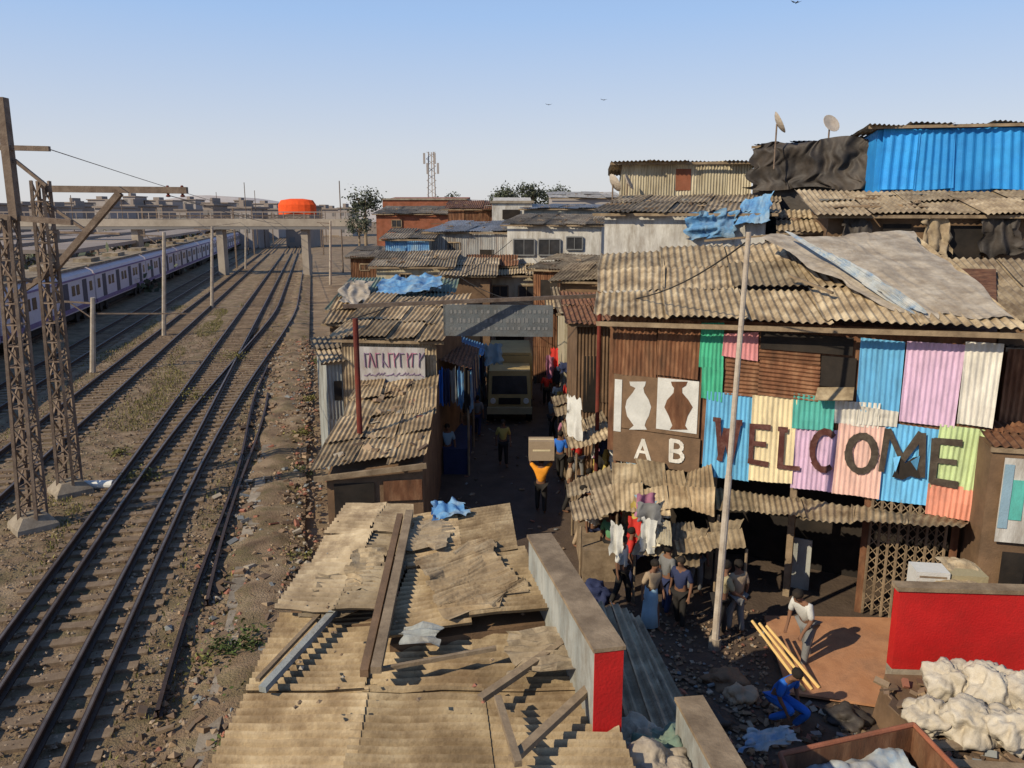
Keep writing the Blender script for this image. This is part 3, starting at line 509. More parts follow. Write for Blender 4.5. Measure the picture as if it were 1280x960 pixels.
pl,r3,A,B=house('shack with green and blue tarpaulins on its roof',418,552,388,31,31,4.5,'brown','tarpt',(),(),rise=.7,nu=3,clad='rust',over=.3)
MB().rag(W(470,378,30.3)+Z*.1,W(553,368,30.3)+Z*.1,W(552,354,34)+Z*.25,W(478,360,34)+Z*.25,40,20,lambda u,v:.14+.18*noise.noise(V((u*6,v*5,1)))+.06*noise.noise(V((u*20,v*8,1))),Z).build('blue_tarpaulin','tarpb',smooth=True,tg=('crumpled blue tarpaulin on the roof left of the name board','tarpaulin'))
MB().rag(W(422,386,30)+Z*.15,W(462,386,30)+Z*.15,W(465,362,33.5)+Z*.3,W(430,364,33.5)+Z*.3,24,14,lambda u,v:.1+.12*noise.noise(V((u*6,v*5,5))),Z,.1).build('brown_sheet','tarpg',smooth=True,tg=('dusty brown sheet left of the crumpled blue tarpaulin','sheet'))
pl,r2,A,B=house('shack with faded poster wall and patchy brown roof',428,545,425,25.6,25.2,4.2,'brown','near',(),(),rise=.75,nu=4,nv=3,clad='roofold',over=.3,jit=.12)
w=PL(W(448,430,25.3),W(534,430,25.0)); MB().slab(w.rect(450,434,532,479,.12),.03).build('poster','postr',r2)
for i in range(10):
    m=MB(); x=455+i*7.6+R.uniform(-1,1); m.bar(w.p(x,441,.16),w.p(x+R.uniform(-2,2),459,.16),.07,.02)
    if i%2: m.bar(w.p(x,R.choice((441,450)),.165),w.p(x+6,R.choice((441,451,459)),.165),.06,.02)
    else: m.bar(w.p(x,442,.165),w.p(x+5,442,.165),.05,.02)
    m.build('poster_stroke','c_pink' if i%3 else 'purple',r2)
m=MB()
for i in range(20): x=455+i*3.7; m.bar(w.p(x,469,.16),w.p(x+3.9,468+R.uniform(-3,3),.16),.03,.02)
m.build('poster_small_line','purple',r2)
house('dirty whitewashed hut left of the poster wall',408,452,452,25.6,26,2.5,'plaster','roofold',(),[(418,476,428,500,'dark')],rise=.3,nu=1,nv=2,over=.2,clad='plaster')
house('broken tan lean-to beside the dirty whitewashed hut',412,470,405,29,29,2.5,'brown','near',(),(),rise=.35,nu=2,nv=2,over=.25,jit=.15)
# shack A
a,b,c,d=W(392,594,18.7),W(533,577,18.9),W(549,477,25),W(450,482,25.3); r=thing('shack','low shack with sun bleached patched roof pierced by the dark red post','shack',G(470,640))
MB().sheets(a,b,c,d,3,4,.13,.018,.12,skew=.18).build('roof','near',r); a2,b2_,c2,d2=[q-Z*.12 for q in(a+V((.25,.2,0)),b+V((-.12,.2,0)),c,d)]
MB().hexa([V((q.x,q.y,0)) for q in(a2,b2_,c2,d2)]+[a2,b2_,c2,d2]).build('wall','brown',r)
MB().bar(a-Z*.1,b-Z*.1,.08,.12).build('eave_beam','wood',r); w=PL(a2,b2_); MB().slab(w.rect(420,604,470,660,.04),.03).build('door','dark',r); MB().slab(w.rect(480,600,528,625,.04),.03).build('wall_patch','rust',r)
lit(MB(),60,lambda:a.lerp(b,R.random()).lerp(d.lerp(c,R.random()),R.uniform(.05,.95))+Z*.12,.22).build('roof_weights','litter',r)['kind']='stuff'
for i,(x0,t0,py,wm,l) in enumerate([(556,26.5,440,'c_navy','dark blue cloth stall at the left of the lane nearest the camera'),(566,31,436,'brown','brown open stall in the middle of the left lane side'),(580,37,430,'tarpb','stall hung with blue sheets at the far left of the lane')]):
    q=W(x0,py,t0); r=thing('market_stall',l,'stall',V((q.x,q.y,0))); z=q.z
    MB().sheets(q+V((-.4,-.9,-.05)),q+V((.9,-.9,-.45)),q+V((.9,2.6,-.45)),q+V((-.4,2.6,-.05)),2,2,.15,.02).build('awning','rust' if i<2 else 'tarpb',r)
    for yy in(-.8,2.5): MB().tube(V((q.x+.8,q.y+yy,0)),V((q.x+.8,q.y+yy,z-.5)),.04).build('post','wood',r)
    MB().box((q.x+.35,q.y+.8,.45),(.8,3,.9)).build('counter',wm,r)
    for k in range(5): MB().rag(V((q.x+.85,q.y-.8+k*.7,z-1.9)),V((q.x+.9,q.y-.2+k*.7,z-1.7)),V((q.x+.85,q.y-.2+k*.7,z-.5)),V((q.x+.85,q.y-.8+k*.7,z-.5)),8,6,lambda u,v:.06*math.sin(u*9),None,.1).build('hanging_cloth',['tarpb','c_navy','c_grey','c_navy','c_tan'][(k+i)%5],r)
    for k in range(5): MB().rag(V((q.x-.2+k*.22,q.y-.92,z-R.uniform(1.2,1.9))),V((q.x+k*.22,q.y-.92,z-1.6)),V((q.x+k*.22,q.y-.9,z-.4)),V((q.x-.2+k*.22,q.y-.9,z-.4)),6,5,lambda u,v:.04*math.sin(u*9),None,.1).build('hanging_cloth',['c_blue','c_navy','c_grey','tarpb','c_black'][(k+i)%5],r)
# big near roofs
def cover(lbl,q,wm,rm,nu,nv,pit,amp=.03,jit=.05,skew=.04,lift=.025):
    cen=sum((V(x) for x in q),V())/4; r=thing('shack',lbl,'shack',V((cen.x,cen.y,0)))
    MB().sheets(*q,nu,nv,pit,amp,jit,skew=skew,lift=lift).build('roof',rm,r); qq=[x.lerp(cen,.07)-Z*.16 for x in q]
    MB().hexa([V((x.x,x.y,0)) for x in qq]+qq).build('wall',wm,r); return r
cover('nearest shack, its broad tan corrugated roof filling the bottom centre',[G(240,1010,2.6),G(352,772,2.7),G(712,772,2.95),G(812,1010,2.85)],'brown','near',2,3,.14,.04,jit=.015,skew=.03,lift=.012)
cover('second shack behind the nearest roof, with broken brown sheets',[G(344,775,2.8),G(432,640,2.95),G(520,640,3.1),G(490,775,3.05)],'brown','roofold',3,2,.13,.03,jit=.12,skew=.14)
cover('shack with greyish raised sheets left of the concrete parapet',[G(478,800,3.05),G(522,652,3.15),G(630,640,3.25),G(690,770,3.2)],'brown','near',2,2,.13,.036,jit=.08,skew=.1)
cover('low shack with narrow grey roof right of the parapet',[G(742,750,2.2),G(800,775,2.1),G(890,955,2.1),G(795,960,2.3)],'concrete','roofold',3,1,.16,.03)
def plank(a,b,w,h,m,l,n='plank'): MB().bar(a,b,w,h).build(n,m,tg=(l,'plank'))
plank(G(512,640,3.4),G(470,838,3.15),.13,.09,'wood','long weathered beam lying down the middle of the roofs, right one'); plank(G(500,645,3.35),G(455,842,3.1),.10,.1,'brown','long dark beam lying down the middle of the roofs, left one')
plank(G(418,764,3.0),G(328,862,2.85),.1,.08,'plaster','pale board on the left edge of the nearest roof'); plank(G(405,762,2.95),G(322,850,2.83),.06,.05,'wood','thin dark batten beside the pale board')
plank(G(600,874,3.1),G(716,795,3.25),.1,.07,'wood','slanting plank propped at the foot of the parapet, upper one'); plank(G(640,950,3.05),G(742,855,3.2),.1,.07,'wood','slanting plank at the foot of the parapet, lower one'); plank(G(622,872,3.15),G(648,955,3.1),.08,.07,'wood','short plank joining the two slanting planks'); plank(G(468,838,3.08),G(620,810,3.2),.05,.05,'wood','thin batten across the roof between the sheets')
def chip(q,m,l,pit=.13):
    MB().corr(*q,pit,.022,4,.04,Z,.09).build('broken_sheet',m,tg=(l,'sheet'))
chip([G(500,805,3.15),G(505,782,3.2),G(552,782,3.2),G(548,808,3.15)],'plaster','small broken sheet scrap on the nearest roof'); chip([G(560,775,3.25),G(520,700,3.35),G(610,672,3.42),G(662,742,3.35)],'near','large bleached sheet lying over the raised roof')
chip([G(428,740,3.1),G(440,690,3.2),G(482,684,3.2),G(474,742,3.15)],'tan','cracked tan sheet left of the long beams'); chip([G(372,772,2.95),G(398,722,3.05),G(446,716,3.1),G(440,768,3.0)],'roofold','dark cracked sheet at the left corner of the second shack roof')
chip([G(500,690,3.3),G(516,655,3.3),G(566,650,3.3),G(560,690,3.35)],'roofold','worn brown sheet at the far edge of the raised roof'); chip([G(640,845,3.12),G(632,790,3.2),G(700,786,3.25),G(722,838,3.2)],'roofold','brown sheet lying at the foot of the parapet')
MB().rag(G(538,655,3.3),G(590,645,3.35),G(572,628,3.35),G(540,630,3.35),24,16,lambda u,v:.06+.1*noise.noise(V((u*4,v*4,7))),Z,.1).build('blue_cloth','tarpb',smooth=True,tg=('small blue cloth at the far edge of the broken roofs','cloth'))
o=rocks(MB(),70,lambda:G(R.uniform(360,700),R.uniform(650,900),3.14),.03).build('roof_scraps','litter'); tag(o,'small scraps and stones scattered on the near roofs','scraps',kind='stuff')
def parapet(l,near,farr,th,hh,endm,m='plaster'):
    r=thing('parapet_wall',l,'wall',V((near.x,near.y,near.z-hh))); d=(farr-near); d.z=0; d.normalize(); n=V((d.y,-d.x,0)); a=near;b=V((farr.x,farr.y,near.z))
    MB().hexa([a-Z*hh,a-Z*hh+n*th,b-Z*hh+n*th,b-Z*hh,a,a+n*th,b+n*th,b]).build('slab',m,r)
    MB().hexa([q+Z*.004 for q in(a-n*.03-d*.03,a+n*(th+.03)-d*.03,b+n*(th+.03),b-n*.03)]+[q+Z*.05 for q in(a-n*.03-d*.03,a+n*(th+.03)-d*.03,b+n*(th+.03),b-n*.03)]).build('coping','wood',r)
    MB().hexa([a-Z*hh-d*.02-n*.01,a-Z*hh+n*(th+.01)-d*.02,a-Z*hh+n*(th+.01)-d*.004,a-Z*hh-n*.01-d*.004,a-d*.02-n*.01,a+n*(th+.01)-d*.02,a+n*(th+.01)-d*.004,a-n*.01-d*.004]).build('painted_end',endm,r)
    return r
parapet('grey concrete parapet with red painted end rising from the near roof',G(744,815,3.85),G(661,672,3.85),.31,1.6,'red')
parapet('shorter concrete parapet cut by the bottom frame edge',G(905,985,3.0),G(846,876,3.0),.28,1.5,'red')
a=W(1125,742,13.2);b=W(1400,757,13.0); a.z=b.z=2.42; r=thing('red_wall','bright red panel wall with pale coping on the right','wall',V(((a.x+b.x)/2,a.y,0)))
MB().hexa([V((a.x,a.y,1.0)),V((b.x,b.y,1.0)),V((b.x,b.y+.2,1.0)),V((a.x,a.y+.2,1.0)),a,b,b+V((0,.2,0)),a+V((0,.2,0))]).build('red_panel','red',r); MB().hexa([V((a.x,a.y,0)),V((b.x,b.y,0)),V((b.x,b.y+.2,0)),V((a.x,a.y+.2,0)),V((a.x,a.y,.996)),V((b.x,b.y,.996)),V((b.x,b.y+.2,.996)),V((a.x,a.y+.2,.996))]).build('base','concrete',r)
MB().bar(a+V((-.05,.1,.04)),b+V((0,.1,.04)),.26,.07).build('coping','wood',r)
for i,(px,dz,sz,mm,l) in enumerate([(1160,0,(.62,.5,1.0),'c_tan','tall tan carton behind the left part of the red wall, bottom of its stack'),(1160,1.0,(.6,.48,.95),'c_tan','tan carton on the bottom one behind the red wall'),(1162,1.95,(.55,.42,.5),'c_white','pale ribbed crate on top of the left carton stack behind the red wall'),(1205,0,(.66,.5,1.3),'c_tan','tall tan carton in the right stack behind the red wall'),(1206,1.3,(.6,.5,1.1),'c_khaki','khaki carton topping the right stack behind the red wall')]):
    q=W(px,740,14.0); q=V((q.x,q.y+.1,dz)); r=thing('stacked_carton',l,'box',q,R.uniform(-.2,.2),'cartons behind the red wall'); MB().box((0,0,sz[2]/2),(sz[0],sz[1],sz[2]-.01)).build('carton_body',mm,r,loc=True); m=MB()
    for k in range(4): m.box((0,-sz[1]/2-.006,sz[2]*(k+.6)/4.4),(sz[0]*.8,.008,.03))
    m.build('band','wood',r,loc=True)
MB().rag(W(1168,735,13.7)+Z*.05,W(1235,742,13.6)+Z*.05,W(1222,712,14.2)+Z*.1,W(1175,700,14.4)+Z*.1,16,12,lambda u,v:.06*noise.noise(V((u*4,v*4,2))),Z,.1).build('tan_sheet','tan',tg=('bent tan sheet leaning over the cartons behind the red wall','sheet'))
# ---------- WELCOME building
FA=W(760,400,19.0);FB=W(1240,430,15.2); F=PL(FA,FB); nb=-F.n; e=F.e
wr=thing('welcome_building','two storey tin building with patchwork painted panels reading WELCOME','building',F.p(1000,760))
zt=6.15; zf=2.85
def fx(px,py,z): q=F.p(px,py); return V((q.x,q.y,z))
L0=fx(762,450,0);L1=fx(1236,500,0)
MB().hexa([L0+Z*zf,L1+Z*zf,L1+nb*6+Z*zf,L0+nb*6+Z*zf,L0+Z*zt,L1+Z*(zt+.15),L1+nb*6+Z*(zt+1),L0+nb*6+Z*(zt+.9)]).build('upper_wall','rust',wr)
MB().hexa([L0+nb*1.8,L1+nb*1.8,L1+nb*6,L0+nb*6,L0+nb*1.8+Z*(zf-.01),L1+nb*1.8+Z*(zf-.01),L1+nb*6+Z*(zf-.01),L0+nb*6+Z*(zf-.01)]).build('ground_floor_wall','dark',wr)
for px in(766,885,985,1078,1190,1232):
    q=fx(px,700,0); q=q+nb*.1; MB().box(q+Z*(zf/2),(.14,.14,zf),math.atan2(e.y,e.x)).build('column','wood' if px in(885,985) else 'rust',wr)
pan=[(874,402,903,462,'f_green'),(876,458,903,500,'f_green'),(903,416,946,449,'f_pink'),(905,449,950,496,'rust',1),(948,412,1024,452,'rust',1),(948,452,1022,496,'rust',1),(1068,424,1122,516,'f_lblue'),(1122,428,1194,531,'f_lilac'),(1194,430,1242,532,'f_white'),
 (878,490,936,596,'f_blue'),(934,495,990,602,'f_cream'),(989,494,1042,536,'f_teal'),(989,535,1043,612,'f_lilac'),(1041,503,1098,532,'f_white'),(1041,530,1100,622,'f_rose'),(1097,530,1166,628,'f_lblue'),(1164,532,1228,612,'f_yg'),(1155,607,1228,648,'f_salmon'),
 (766,396,820,470,'rust'),(820,398,874,470,'rust'),(1070,512,1122,531,'f_white'),(1227,532,1242,640,'rust')]
for i,pq in enumerate(pan):
    q=F.rect(*pq[:4],.05+.018*(i%3)); m=MB(); q=[x+e*R.uniform(-.03,.03)+Z*R.uniform(-.045,.045) for x in q]
    if len(pq)>5: m.corr(q[1],q[2],q[3],q[0],.09,.016,2,.01)
    else: m.corr(q[0],q[1],q[2],q[3],.10,.014,4,.022)
    m.build('painted_panel',pq[4],wr)
MB().slab(F.rect(1024,446,1068,484,.06),.01).build('window_opening','dark',wr)
MB().slab(F.rect(950,418,1066,440,.09),.01).build('window_opening','dark',wr)
MB().slab([F.p(1022,484,.1),F.p(1068,484,.1),F.p(1066,500,.4),F.p(1018,500,.4)],.02).build('window_sill','tan',wr)
q=[F.p(x,y,.13) for x,y in((1116,574),(1124,570),(1132,579),(1141,572),(1151,570),(1147,584),(1151,599),(1138,595),(1128,600),(1115,596),(1120,585))]; m=MB(); m.slab(q,.003); m.build('torn_hole','dark',wr)
for pts in(((1116,572),(1126,570),(1120,588)),((1150,570),(1146,588),(1139,575))): a,b,c=[F.p(x,y,.14) for x,y in pts]; MB().slab([a,b,c+F.n*.12],.004).build('torn_flap','f_lblue',wr)
MB().slab(F.rect(766,472,874,540,.05),.02).build('painted_board','brown',wr); MB().slab(F.rect(766,541,874,583,.05),.02).build('painted_board','brown',wr)
MB().slab(F.rect(820,474,871,539,.075),.01).build('white_square','c_white',wr); MB().slab(F.rect(767,474,776,539,.075),.01).build('white_square','c_white',wr)
def vase(cx,m,off):
    pr=[(10,477),(9,482),(5,485),(6,491),(13,500),(17,509),(13,520),(9,526),(7,532),(12,537)]; pts=[(cx-w+R.uniform(-1.5,1.5),y) for w,y in pr]+[(cx+w+R.uniform(-1.5,1.5),y) for w,y in pr[::-1]]
    MB().slab([F.p(x,y,off) for x,y in pts][::-1],.004).build('vase_emblem',m,wr)
vase(798,'c_white',.08); vase(848,'rust',.095)
paint('A',F.p(803,562,.08),e,F.n,.48,.44,.08,'f_white',wr); paint('B',F.p(846,564,.08),e,F.n,.48,.44,.10,'f_white',wr)
for ch,x,y,h,w in(('W',908,551,.92,.46),('E',949,556,.84,.56),('L',987,562,.86,.56),('C',1028,563,.84,.58),('O',1077,567,.76,.60),('M',1129,566,.86,.72),('E',1182,578,.86,.62)): paint(ch,F.p(x,y,.118),e,F.n,h,w,.125,'letter' if x<1050 else 'letterd',wr)
# roof
a,b,c,d=W(744,398,18.5),W(1282,412,14.4),W(1135,294,21.5),W(750,319,22.6)
MB().sheets(a,b,c,d,5,3,.17,.026,.06,skew=.07).build('roof','tan',wr); MB().bar(a-Z*.13+nb*.1,b-Z*.13+nb*.1,.08,.1).build('eave_beam','wood',wr)
a,b,c,d=W(950,308,20.4),W(1130,296,21.0),W(1262,408,14.9),W(1120,404,15.9)
MB().rag(a+Z*.16,b+Z*.16,c+Z*.16,d+Z*.16,70,50,lambda u,v:.03+.035*noise.noise(V((u*6,v*5,3)))+.02*noise.noise(V((u*22,v*5,3)))+.012*noise.noise(V((u*40,v*40,3))),Z,.045).build('grey_tarpaulin','tarpg',smooth=True,tg=('flat dusty tan grey tarpaulin spread over the welcome building roof','tarpaulin'))
MB().rag(W(1112,394,16.3)+Z*.2,W(1165,404,15.5)+Z*.2,W(1065,345,17.9)+Z*.27,W(1000,316,19.4)+Z*.27,50,12,lambda u,v:.05+.05*noise.noise(V((u*8,v*5,9)))+.03*noise.noise(V((u*25,v*9,9))),Z,.12).build('faded_plastic_strip','fade',smooth=True,tg=('faded blue white plastic strip along the left of the tan tarpaulin','plastic sheet'))
plank(W(985,355,18.2)+Z*.2,W(1040,378,17)+Z*.2,.06,.05,'wood','thin stick on the welcome roof left of the tarpaulin'); plank(W(880,308,22)+Z*.15,W(1000,298,21.5)+Z*.15,.07,.05,'wood','thin stick along the ridge of the welcome roof')
# awnings
MB().sheets(F.p(884,640,1.1),F.p(1205,668,1.1),F.p(1205,655,.05),F.p(880,612,.05),5,1,.13,.02,.07,skew=.1).build('awning','tan',wr)
for j,(q,mm,l,post) in enumerate([([F.p(772,648,1.2),F.p(840,652,1.1),F.p(836,590,.1),F.p(768,586,.1)],'tan','sagging tan tin awning under the white vase',(778,)),([F.p(830,640,1.0),F.p(899,650,1.2),F.p(892,590,.1),F.p(826,594,.15)],'near','pale overlapping awning sheet under the letters A and B',(893,)),
   ([F.p(792,700,2.1),F.p(872,712,1.9),F.p(868,662,1.0),F.p(805,654,1.1)],'roofold','ragged lower awning over the people by the red top',(800,)),([F.p(850,704,2.2),F.p(934,690,2.0),F.p(928,656,1.1),F.p(846,664,1.0)],'tan','ragged lower awning beside the lamp pole',(922,)),([F.p(815,690,1.9),F.p(850,684,2.3),F.p(846,655,1.6),F.p(822,650,1.4)],'cream','small pale cloth awning between the two ragged ones',())]):
    lw=thing('lower_awning',l,'awning',q[0]); MB().sheets(*q,2,2,.13,.018,.14,skew=.24).build('sheet',mm,lw)
    for x in post: p_=q[0 if x<820 else 1].lerp(q[3 if x<820 else 2],.1); MB().tube(V((p_.x,p_.y,0)),p_,.03).build('post','wood',lw)
m=MB()
for i in range(9): x=1084+i*11.8; m.bar(fx(x,700,2.75)-nb*.02,fx(x,700,.08)-nb*.02,.045,.03)
for j in range(12):
    z0=.15+j*.21
    for i in range(8): x=1084+i*11.8; m.bar(fx(x,700,z0),fx(x+11.8,700,z0+.21),.024,.014); m.bar(fx(x+11.8,700,z0)+nb*.01,fx(x,700,z0+.21)+nb*.01,.024,.014)
m.build('folding_grille','wood',wr)
MB().slab(F.rect(985,672,1010,745,-.6),.04).build('shop_shutter','plaster',wr); MB().slab(F.rect(1184,680,1222,770,-.4),.04).build('side_board','wood',wr)
b=G(893,812);t=W(936,290,13.9); r=thing('lamp_pole','tall slim leaning metal pole in front of the WELCOME panels','pole',b); MB().tube(b,b.lerp(t,.45),.075,.065,10).build('lower_tube','pole',r); MB().tube(b.lerp(t,.45),t,.055,.045,10).build('upper_tube','pole',r); MB().tube(b,b+Z*.25,.13,.12,10).build('base_collar','concrete',r)
# ---------- right rear buildings
pl,r,A,B=house('whitewashed upper house with blue tarpaulin and pale eave above the welcome roof',756,958,268,26.5,25,5,'white','roofold',(),(),rise=.55,nu=5,name='building',cat='building')
MB().rag(pl.p(858,298,.15),pl.p(920,296,.15),pl.p(920,262,.15),pl.p(860,266,.15),30,16,lambda u,v:.15+.2*noise.noise(V((u*5,v*4,1)))+.08*noise.noise(V((u*16,v*5,1))),-nb,.1).build('blue_tarpaulin','tarpb',smooth=True,tg=('blue tarpaulin hanging under the eave of the whitewashed house','tarpaulin'))
MB().rag(pl.p(918,284,.45),pl.p(962,278,.45),pl.p(966,242,.1),pl.p(932,250,-.3),24,16,lambda u,v:.06+.1*noise.noise(V((u*5,v*4,5)))+.05*noise.noise(V((u*16,v*5,1))),-nb,.07).build('blue_tarpaulin','tarpb',smooth=True,tg=('blue tarpaulin corner draped over the right end of the whitewashed house eave','tarpaulin'))
house('cream upper shack with small red window on the roof line',778,938,207,32,31.5,4,'cream','roofold',(),[(844,211,863,238,'brick')],rise=-.3,clad='cream',nu=4,over=.5)
pl,r,A,B=house('shack wrapped in black tarpaulin between the cream shack and the blue wall',944,1092,182,29,27,4,'black','black',(),(),rise=.2,nu=3,over=.1)
MB().rag(pl.p(936,238,.25),pl.p(1104,238,.25),pl.p(1104,174,.25),pl.p(948,178,.25),90,24,lambda u,v:.12+.35*noise.noise(V((u*7,v*2,1)))+.15*noise.noise(V((u*22,v*4,1))),pl.n,.06).build('black_tarpaulin','black',smooth=True,tg=('rumpled black tarpaulin draped on the upper shack front','tarpaulin'))
pl,r,A,B=house('upper storey clad in bright blue corrugated sheets',1098,1330,160,25.5,24.5,4,'blue','roofold',(),(),rise=-.2,nu=5,over=.35)
MB().sheets(pl.p(1096,236,.1),pl.p(1330,238,.1),pl.p(1330,162,.1),pl.p(1104,162,.1),5,1,.26,.03,.015,pl.n).build('wall_cladding','blue',r)
pl,r,A,B=house('long brown walled house under the blue upper storey',1036,1340,268,23.2,22,3,'brown','roofold',(),[(1100,280,1135,322,'dark'),(1180,282,1225,322,'dark')],rise=.55,nu=5,over=.5)
for i,(x0,x1,l) in enumerate([(1050,1092,'left'),(1150,1190,'middle'),(1222,1278,'right')]): MB().rag(pl.p(x0,320,.2),pl.p(x1,318,.2),pl.p(x1-6,272,.2),pl.p(x0+4,270,.2),24,10,lambda u,v:.12+.2*noise.noise(V((u*5,v*2,i*3))),None,.1).build('hanging_tarp','black' if i!=1 else 'roofold',smooth=True,tg=('dark cloth hanging from the brown walled house, %s one'%l,'cloth'))
cover('shack with broad brown roof at the right edge above the welcome roof',[W(1150,328,22.2),W(1340,326,21),W(1400,425,15),W(1250,398,16.2)],'brown','roofold',2,2,.18)
house('brown house filling the gap behind the welcome roof',985,1140,290,24.5,23.6,3,'brown','tan',(),(),rise=.5,nu=3)
pl,r,A,B=house('narrow stall building cut by the right frame edge',1240,1330,566,14.8,14.5,1.4,'brown','rust',(),[(1246,690,1275,740,'dark')],rise=.1,nu=1,over=.03)
MB().slab(pl.rect(1242,574,1330,680,.09),.02).build('poster','white',r); MB().slab(pl.rect(1246,580,1258,660,.12),.01).build('poster_panel','c_lblue',r); MB().slab(pl.rect(1260,600,1276,650,.12),.01).build('poster_panel','f_teal',r)
house('dark upper lean-to at the far right beside the painted panels',1258,1340,440,16.2,15.9,2,'rust','roofold',(),(),rise=.2,nu=1,over=.03,clad='rust')
def dish(x,y,t,rr,l,az):
    q=W(x,y,t); r=thing('satellite_dish',l,'satellite dish',q-Z*1.0); o=MB().lathe((0,0,0),[(.02,0),(rr*.5,.06*rr),(rr*.8,.17*rr),(rr,.3*rr),(rr*.98,.32*rr),(.02,.06)],16).build('reflector','pole',r,loc=True); o.location=(0,0,1); o.rotation_euler=(rad(62),0,rad(az))
    MB().tube((0,0,-.5),(0,0,1),.03).build('mount','metal',r,loc=True)
dish(971,155,27.5,.4,'satellite dish seen edge on above the black tarpaulin',80); dish(1037,156,27.5,.33,'round satellite dish right of the edge-on one',20); dish(766,230,30,.36,'satellite dish at the left corner of the cream shack, lower',110); dish(784,229,31.4,.34,'satellite dish close to the cream shack wall',70)
# ---------- right lane row
for i,(px,t,py,wm,rm,l) in enumerate([(722,25,405,'brown','rust','brown shack behind the laundry, nearest on the right of the lane'),(706,31,392,'cream','roofold','cream shack in the middle of the right lane side'),(690,38,385,'rust','tan','rusty shack at the far right of the lane')]):
    house(l,px,px+90,py,t,t,4.5,wm,rm,(),[(px+6,py+40,px+26,py+110,'dark')],rise=.4,clad=wm if wm!='cream' else None,nu=3)
def cloth(a,b,h,m,l):
    a=V(a);b=V(b); s=R.random()*9; MB().rag(a-Z*h,b-Z*h*R.uniform(.8,1.15),b,a,14,10,lambda u,v:(.07*math.sin(u*11+s)+.08*noise.noise(V((u*3,v*3,s))))*(1.15-v),None,.09).build('hanging_laundry',m,smooth=True,tg=(l,'laundry','laundry and wares hung along the right of the lane'))
cl=['c_white','c_red','c_navy','c_tan','c_pink','c_lblue','c_black','c_grey','c_yel','c_navy']; cn={'c_white':'white','c_red':'red','c_navy':'navy','c_tan':'tan','c_pink':'pink','c_lblue':'light blue','c_black':'black','c_yel':'mustard','c_grey':'grey'}
for i in range(64):
    f=i/64; px=800-112*f+R.uniform(-10,8); py=655-195*f+R.uniform(-34,28); t=17.2+16*f; k=cl[(i*7)%10]
    a=W(px,py,t); cloth(a,a+V((R.uniform(.2,.5),R.uniform(-.5,.2),0)),R.uniform(.4,1.0),k,'%s cloth hanging on the right of the lane, number %d from the camera'%(cn[k],i+1))
cloth(W(710,492,22),W(726,500,21.5),1.1,'c_white','large white cloth hanging at the right of the truck'); cloth(W(764,650,17),W(780,658,16.8),.8,'c_white','bright white garment hanging above the red top'); cloth(W(605,430,30),W(628,430,30),.8,'c_lblue','pale blue cloth hanging under the left of the name board')
for i,(px,py,t) in enumerate([(742,622,19.8),(735,540,22.5),(716,505,27)]):
    q=W(px,py,t); r=thing('market_stall','open stall with tin awning on the right of the lane, %s from the camera'%['first','second','third'][i],'stall',V((q.x,q.y,0))); z=q.z
    MB().sheets(q+V((-.6,-1.2,-.25)),q+V((.6,-1.2,.1)),q+V((.6,1.6,.1)),q+V((-.6,1.6,-.25)),2,2,.13,.018,.08,skew=.15).build('awning',['roofold','tan','roofold'][i],r)
    for yy in(-1.1,1.5): MB().tube(V((q.x-.4,q.y+yy,0)),V((q.x-.4,q.y+yy,z-.3)),.03).build('post','wood',r)
    MB().box((q.x+.1,q.y,.4),(.9,2.6,.8)).build('counter','wood',r)
# gantry + name board
a=W(444,398,20);r=thing('sign_gantry','dark red post and beam gantry spanning the lane entrance','gantry',V((a.x,a.y,0))); MB().tube(V((a.x,a.y,0)),a,.07,n=10).build('post','dkred',r)
b=W(750,372,21.5); MB().tube(V((b.x,b.y,0)),b,.06,n=10).build('post','dkred',r); MB().bar(a+V((-.3,0,.3)),b+V((0,0,.05)),.08,.1).build('beam','metal',r)
p2=PL(W(555,400,21.4),W(692,400,21.2)); r=thing('name_board','dark grey rectangular name board with faded lettering over the lane','sign',p2.p(623,420)); MB().slab(p2.rect(555,381,691,420,0),.06).build('board','sgn',r)
for y,h in((390,4),(401,5),(411,3)):
    x=563
    while x<684: w_=R.uniform(3,7); MB().slab(p2.rect(x,y-h/2-R.random(),x+w_*.55,y+h/2,.064),.004).build('faded_letter','c_grey',r); x+=w_+R.choice((0,0,3))
q=MB()
for x in(556,690): q.bar(p2.p(x,380,.03),p2.p(x,421,.03),.06)
q.build('board_edge','metal',r)
# truck
q=G(637,530); r=thing('truck','boxy yellow tan truck with dark windscreen coming down the shaded lane','truck',q)
X,Y0=q.x,q.y
MB().hexa([V((X+x,Y0+y,z)) for x,y,z in((-.9,.0,.55),(.9,.0,.55),(.9,1.7,.55),(-.9,1.7,.55),(-.84,.2,2.2),(.84,.2,2.2),(.85,1.7,2.25),(-.85,1.7,2.25))]).build('cab','c_truck',r)
MB().slab([V((X+x,Y0+y,z)) for x,y,z in((-.74,.09,1.25),(.74,.09,1.25),(.70,.17,2.0),(-.70,.17,2.0))],.02).build('windscreen','glass',r)
MB().box((X,Y0+3.6,1.6),(1.95,3.6,1.9)).box((X,Y0+3.6,2.62),(1.8,3.5,.1)).build('cargo_body','c_truck',r); MB().box((X,Y0-.1,.6),(1.85,.16,.28)).build('bumper','c_khaki',r); MB().box((X,Y0-.02,.98),(.9,.05,.26)).build('grille','dark',r)
for s in(-1,1):
    MB().tube((X+s*.68,Y0-.06,.98),(X+s*.68,Y0+.1,.98),.11,n=12).build('headlight','c_white',r); MB().box((X+s*1.05,Y0+.3,1.8),(.12,.06,.3)).build('mirror','c_black',r)
    for yy in(.8,4.4): MB().tube((X+s*.68,Y0+yy,.42),(X+s*.95,Y0+yy,.42),.42,n=16).build('wheel','c_black',r)
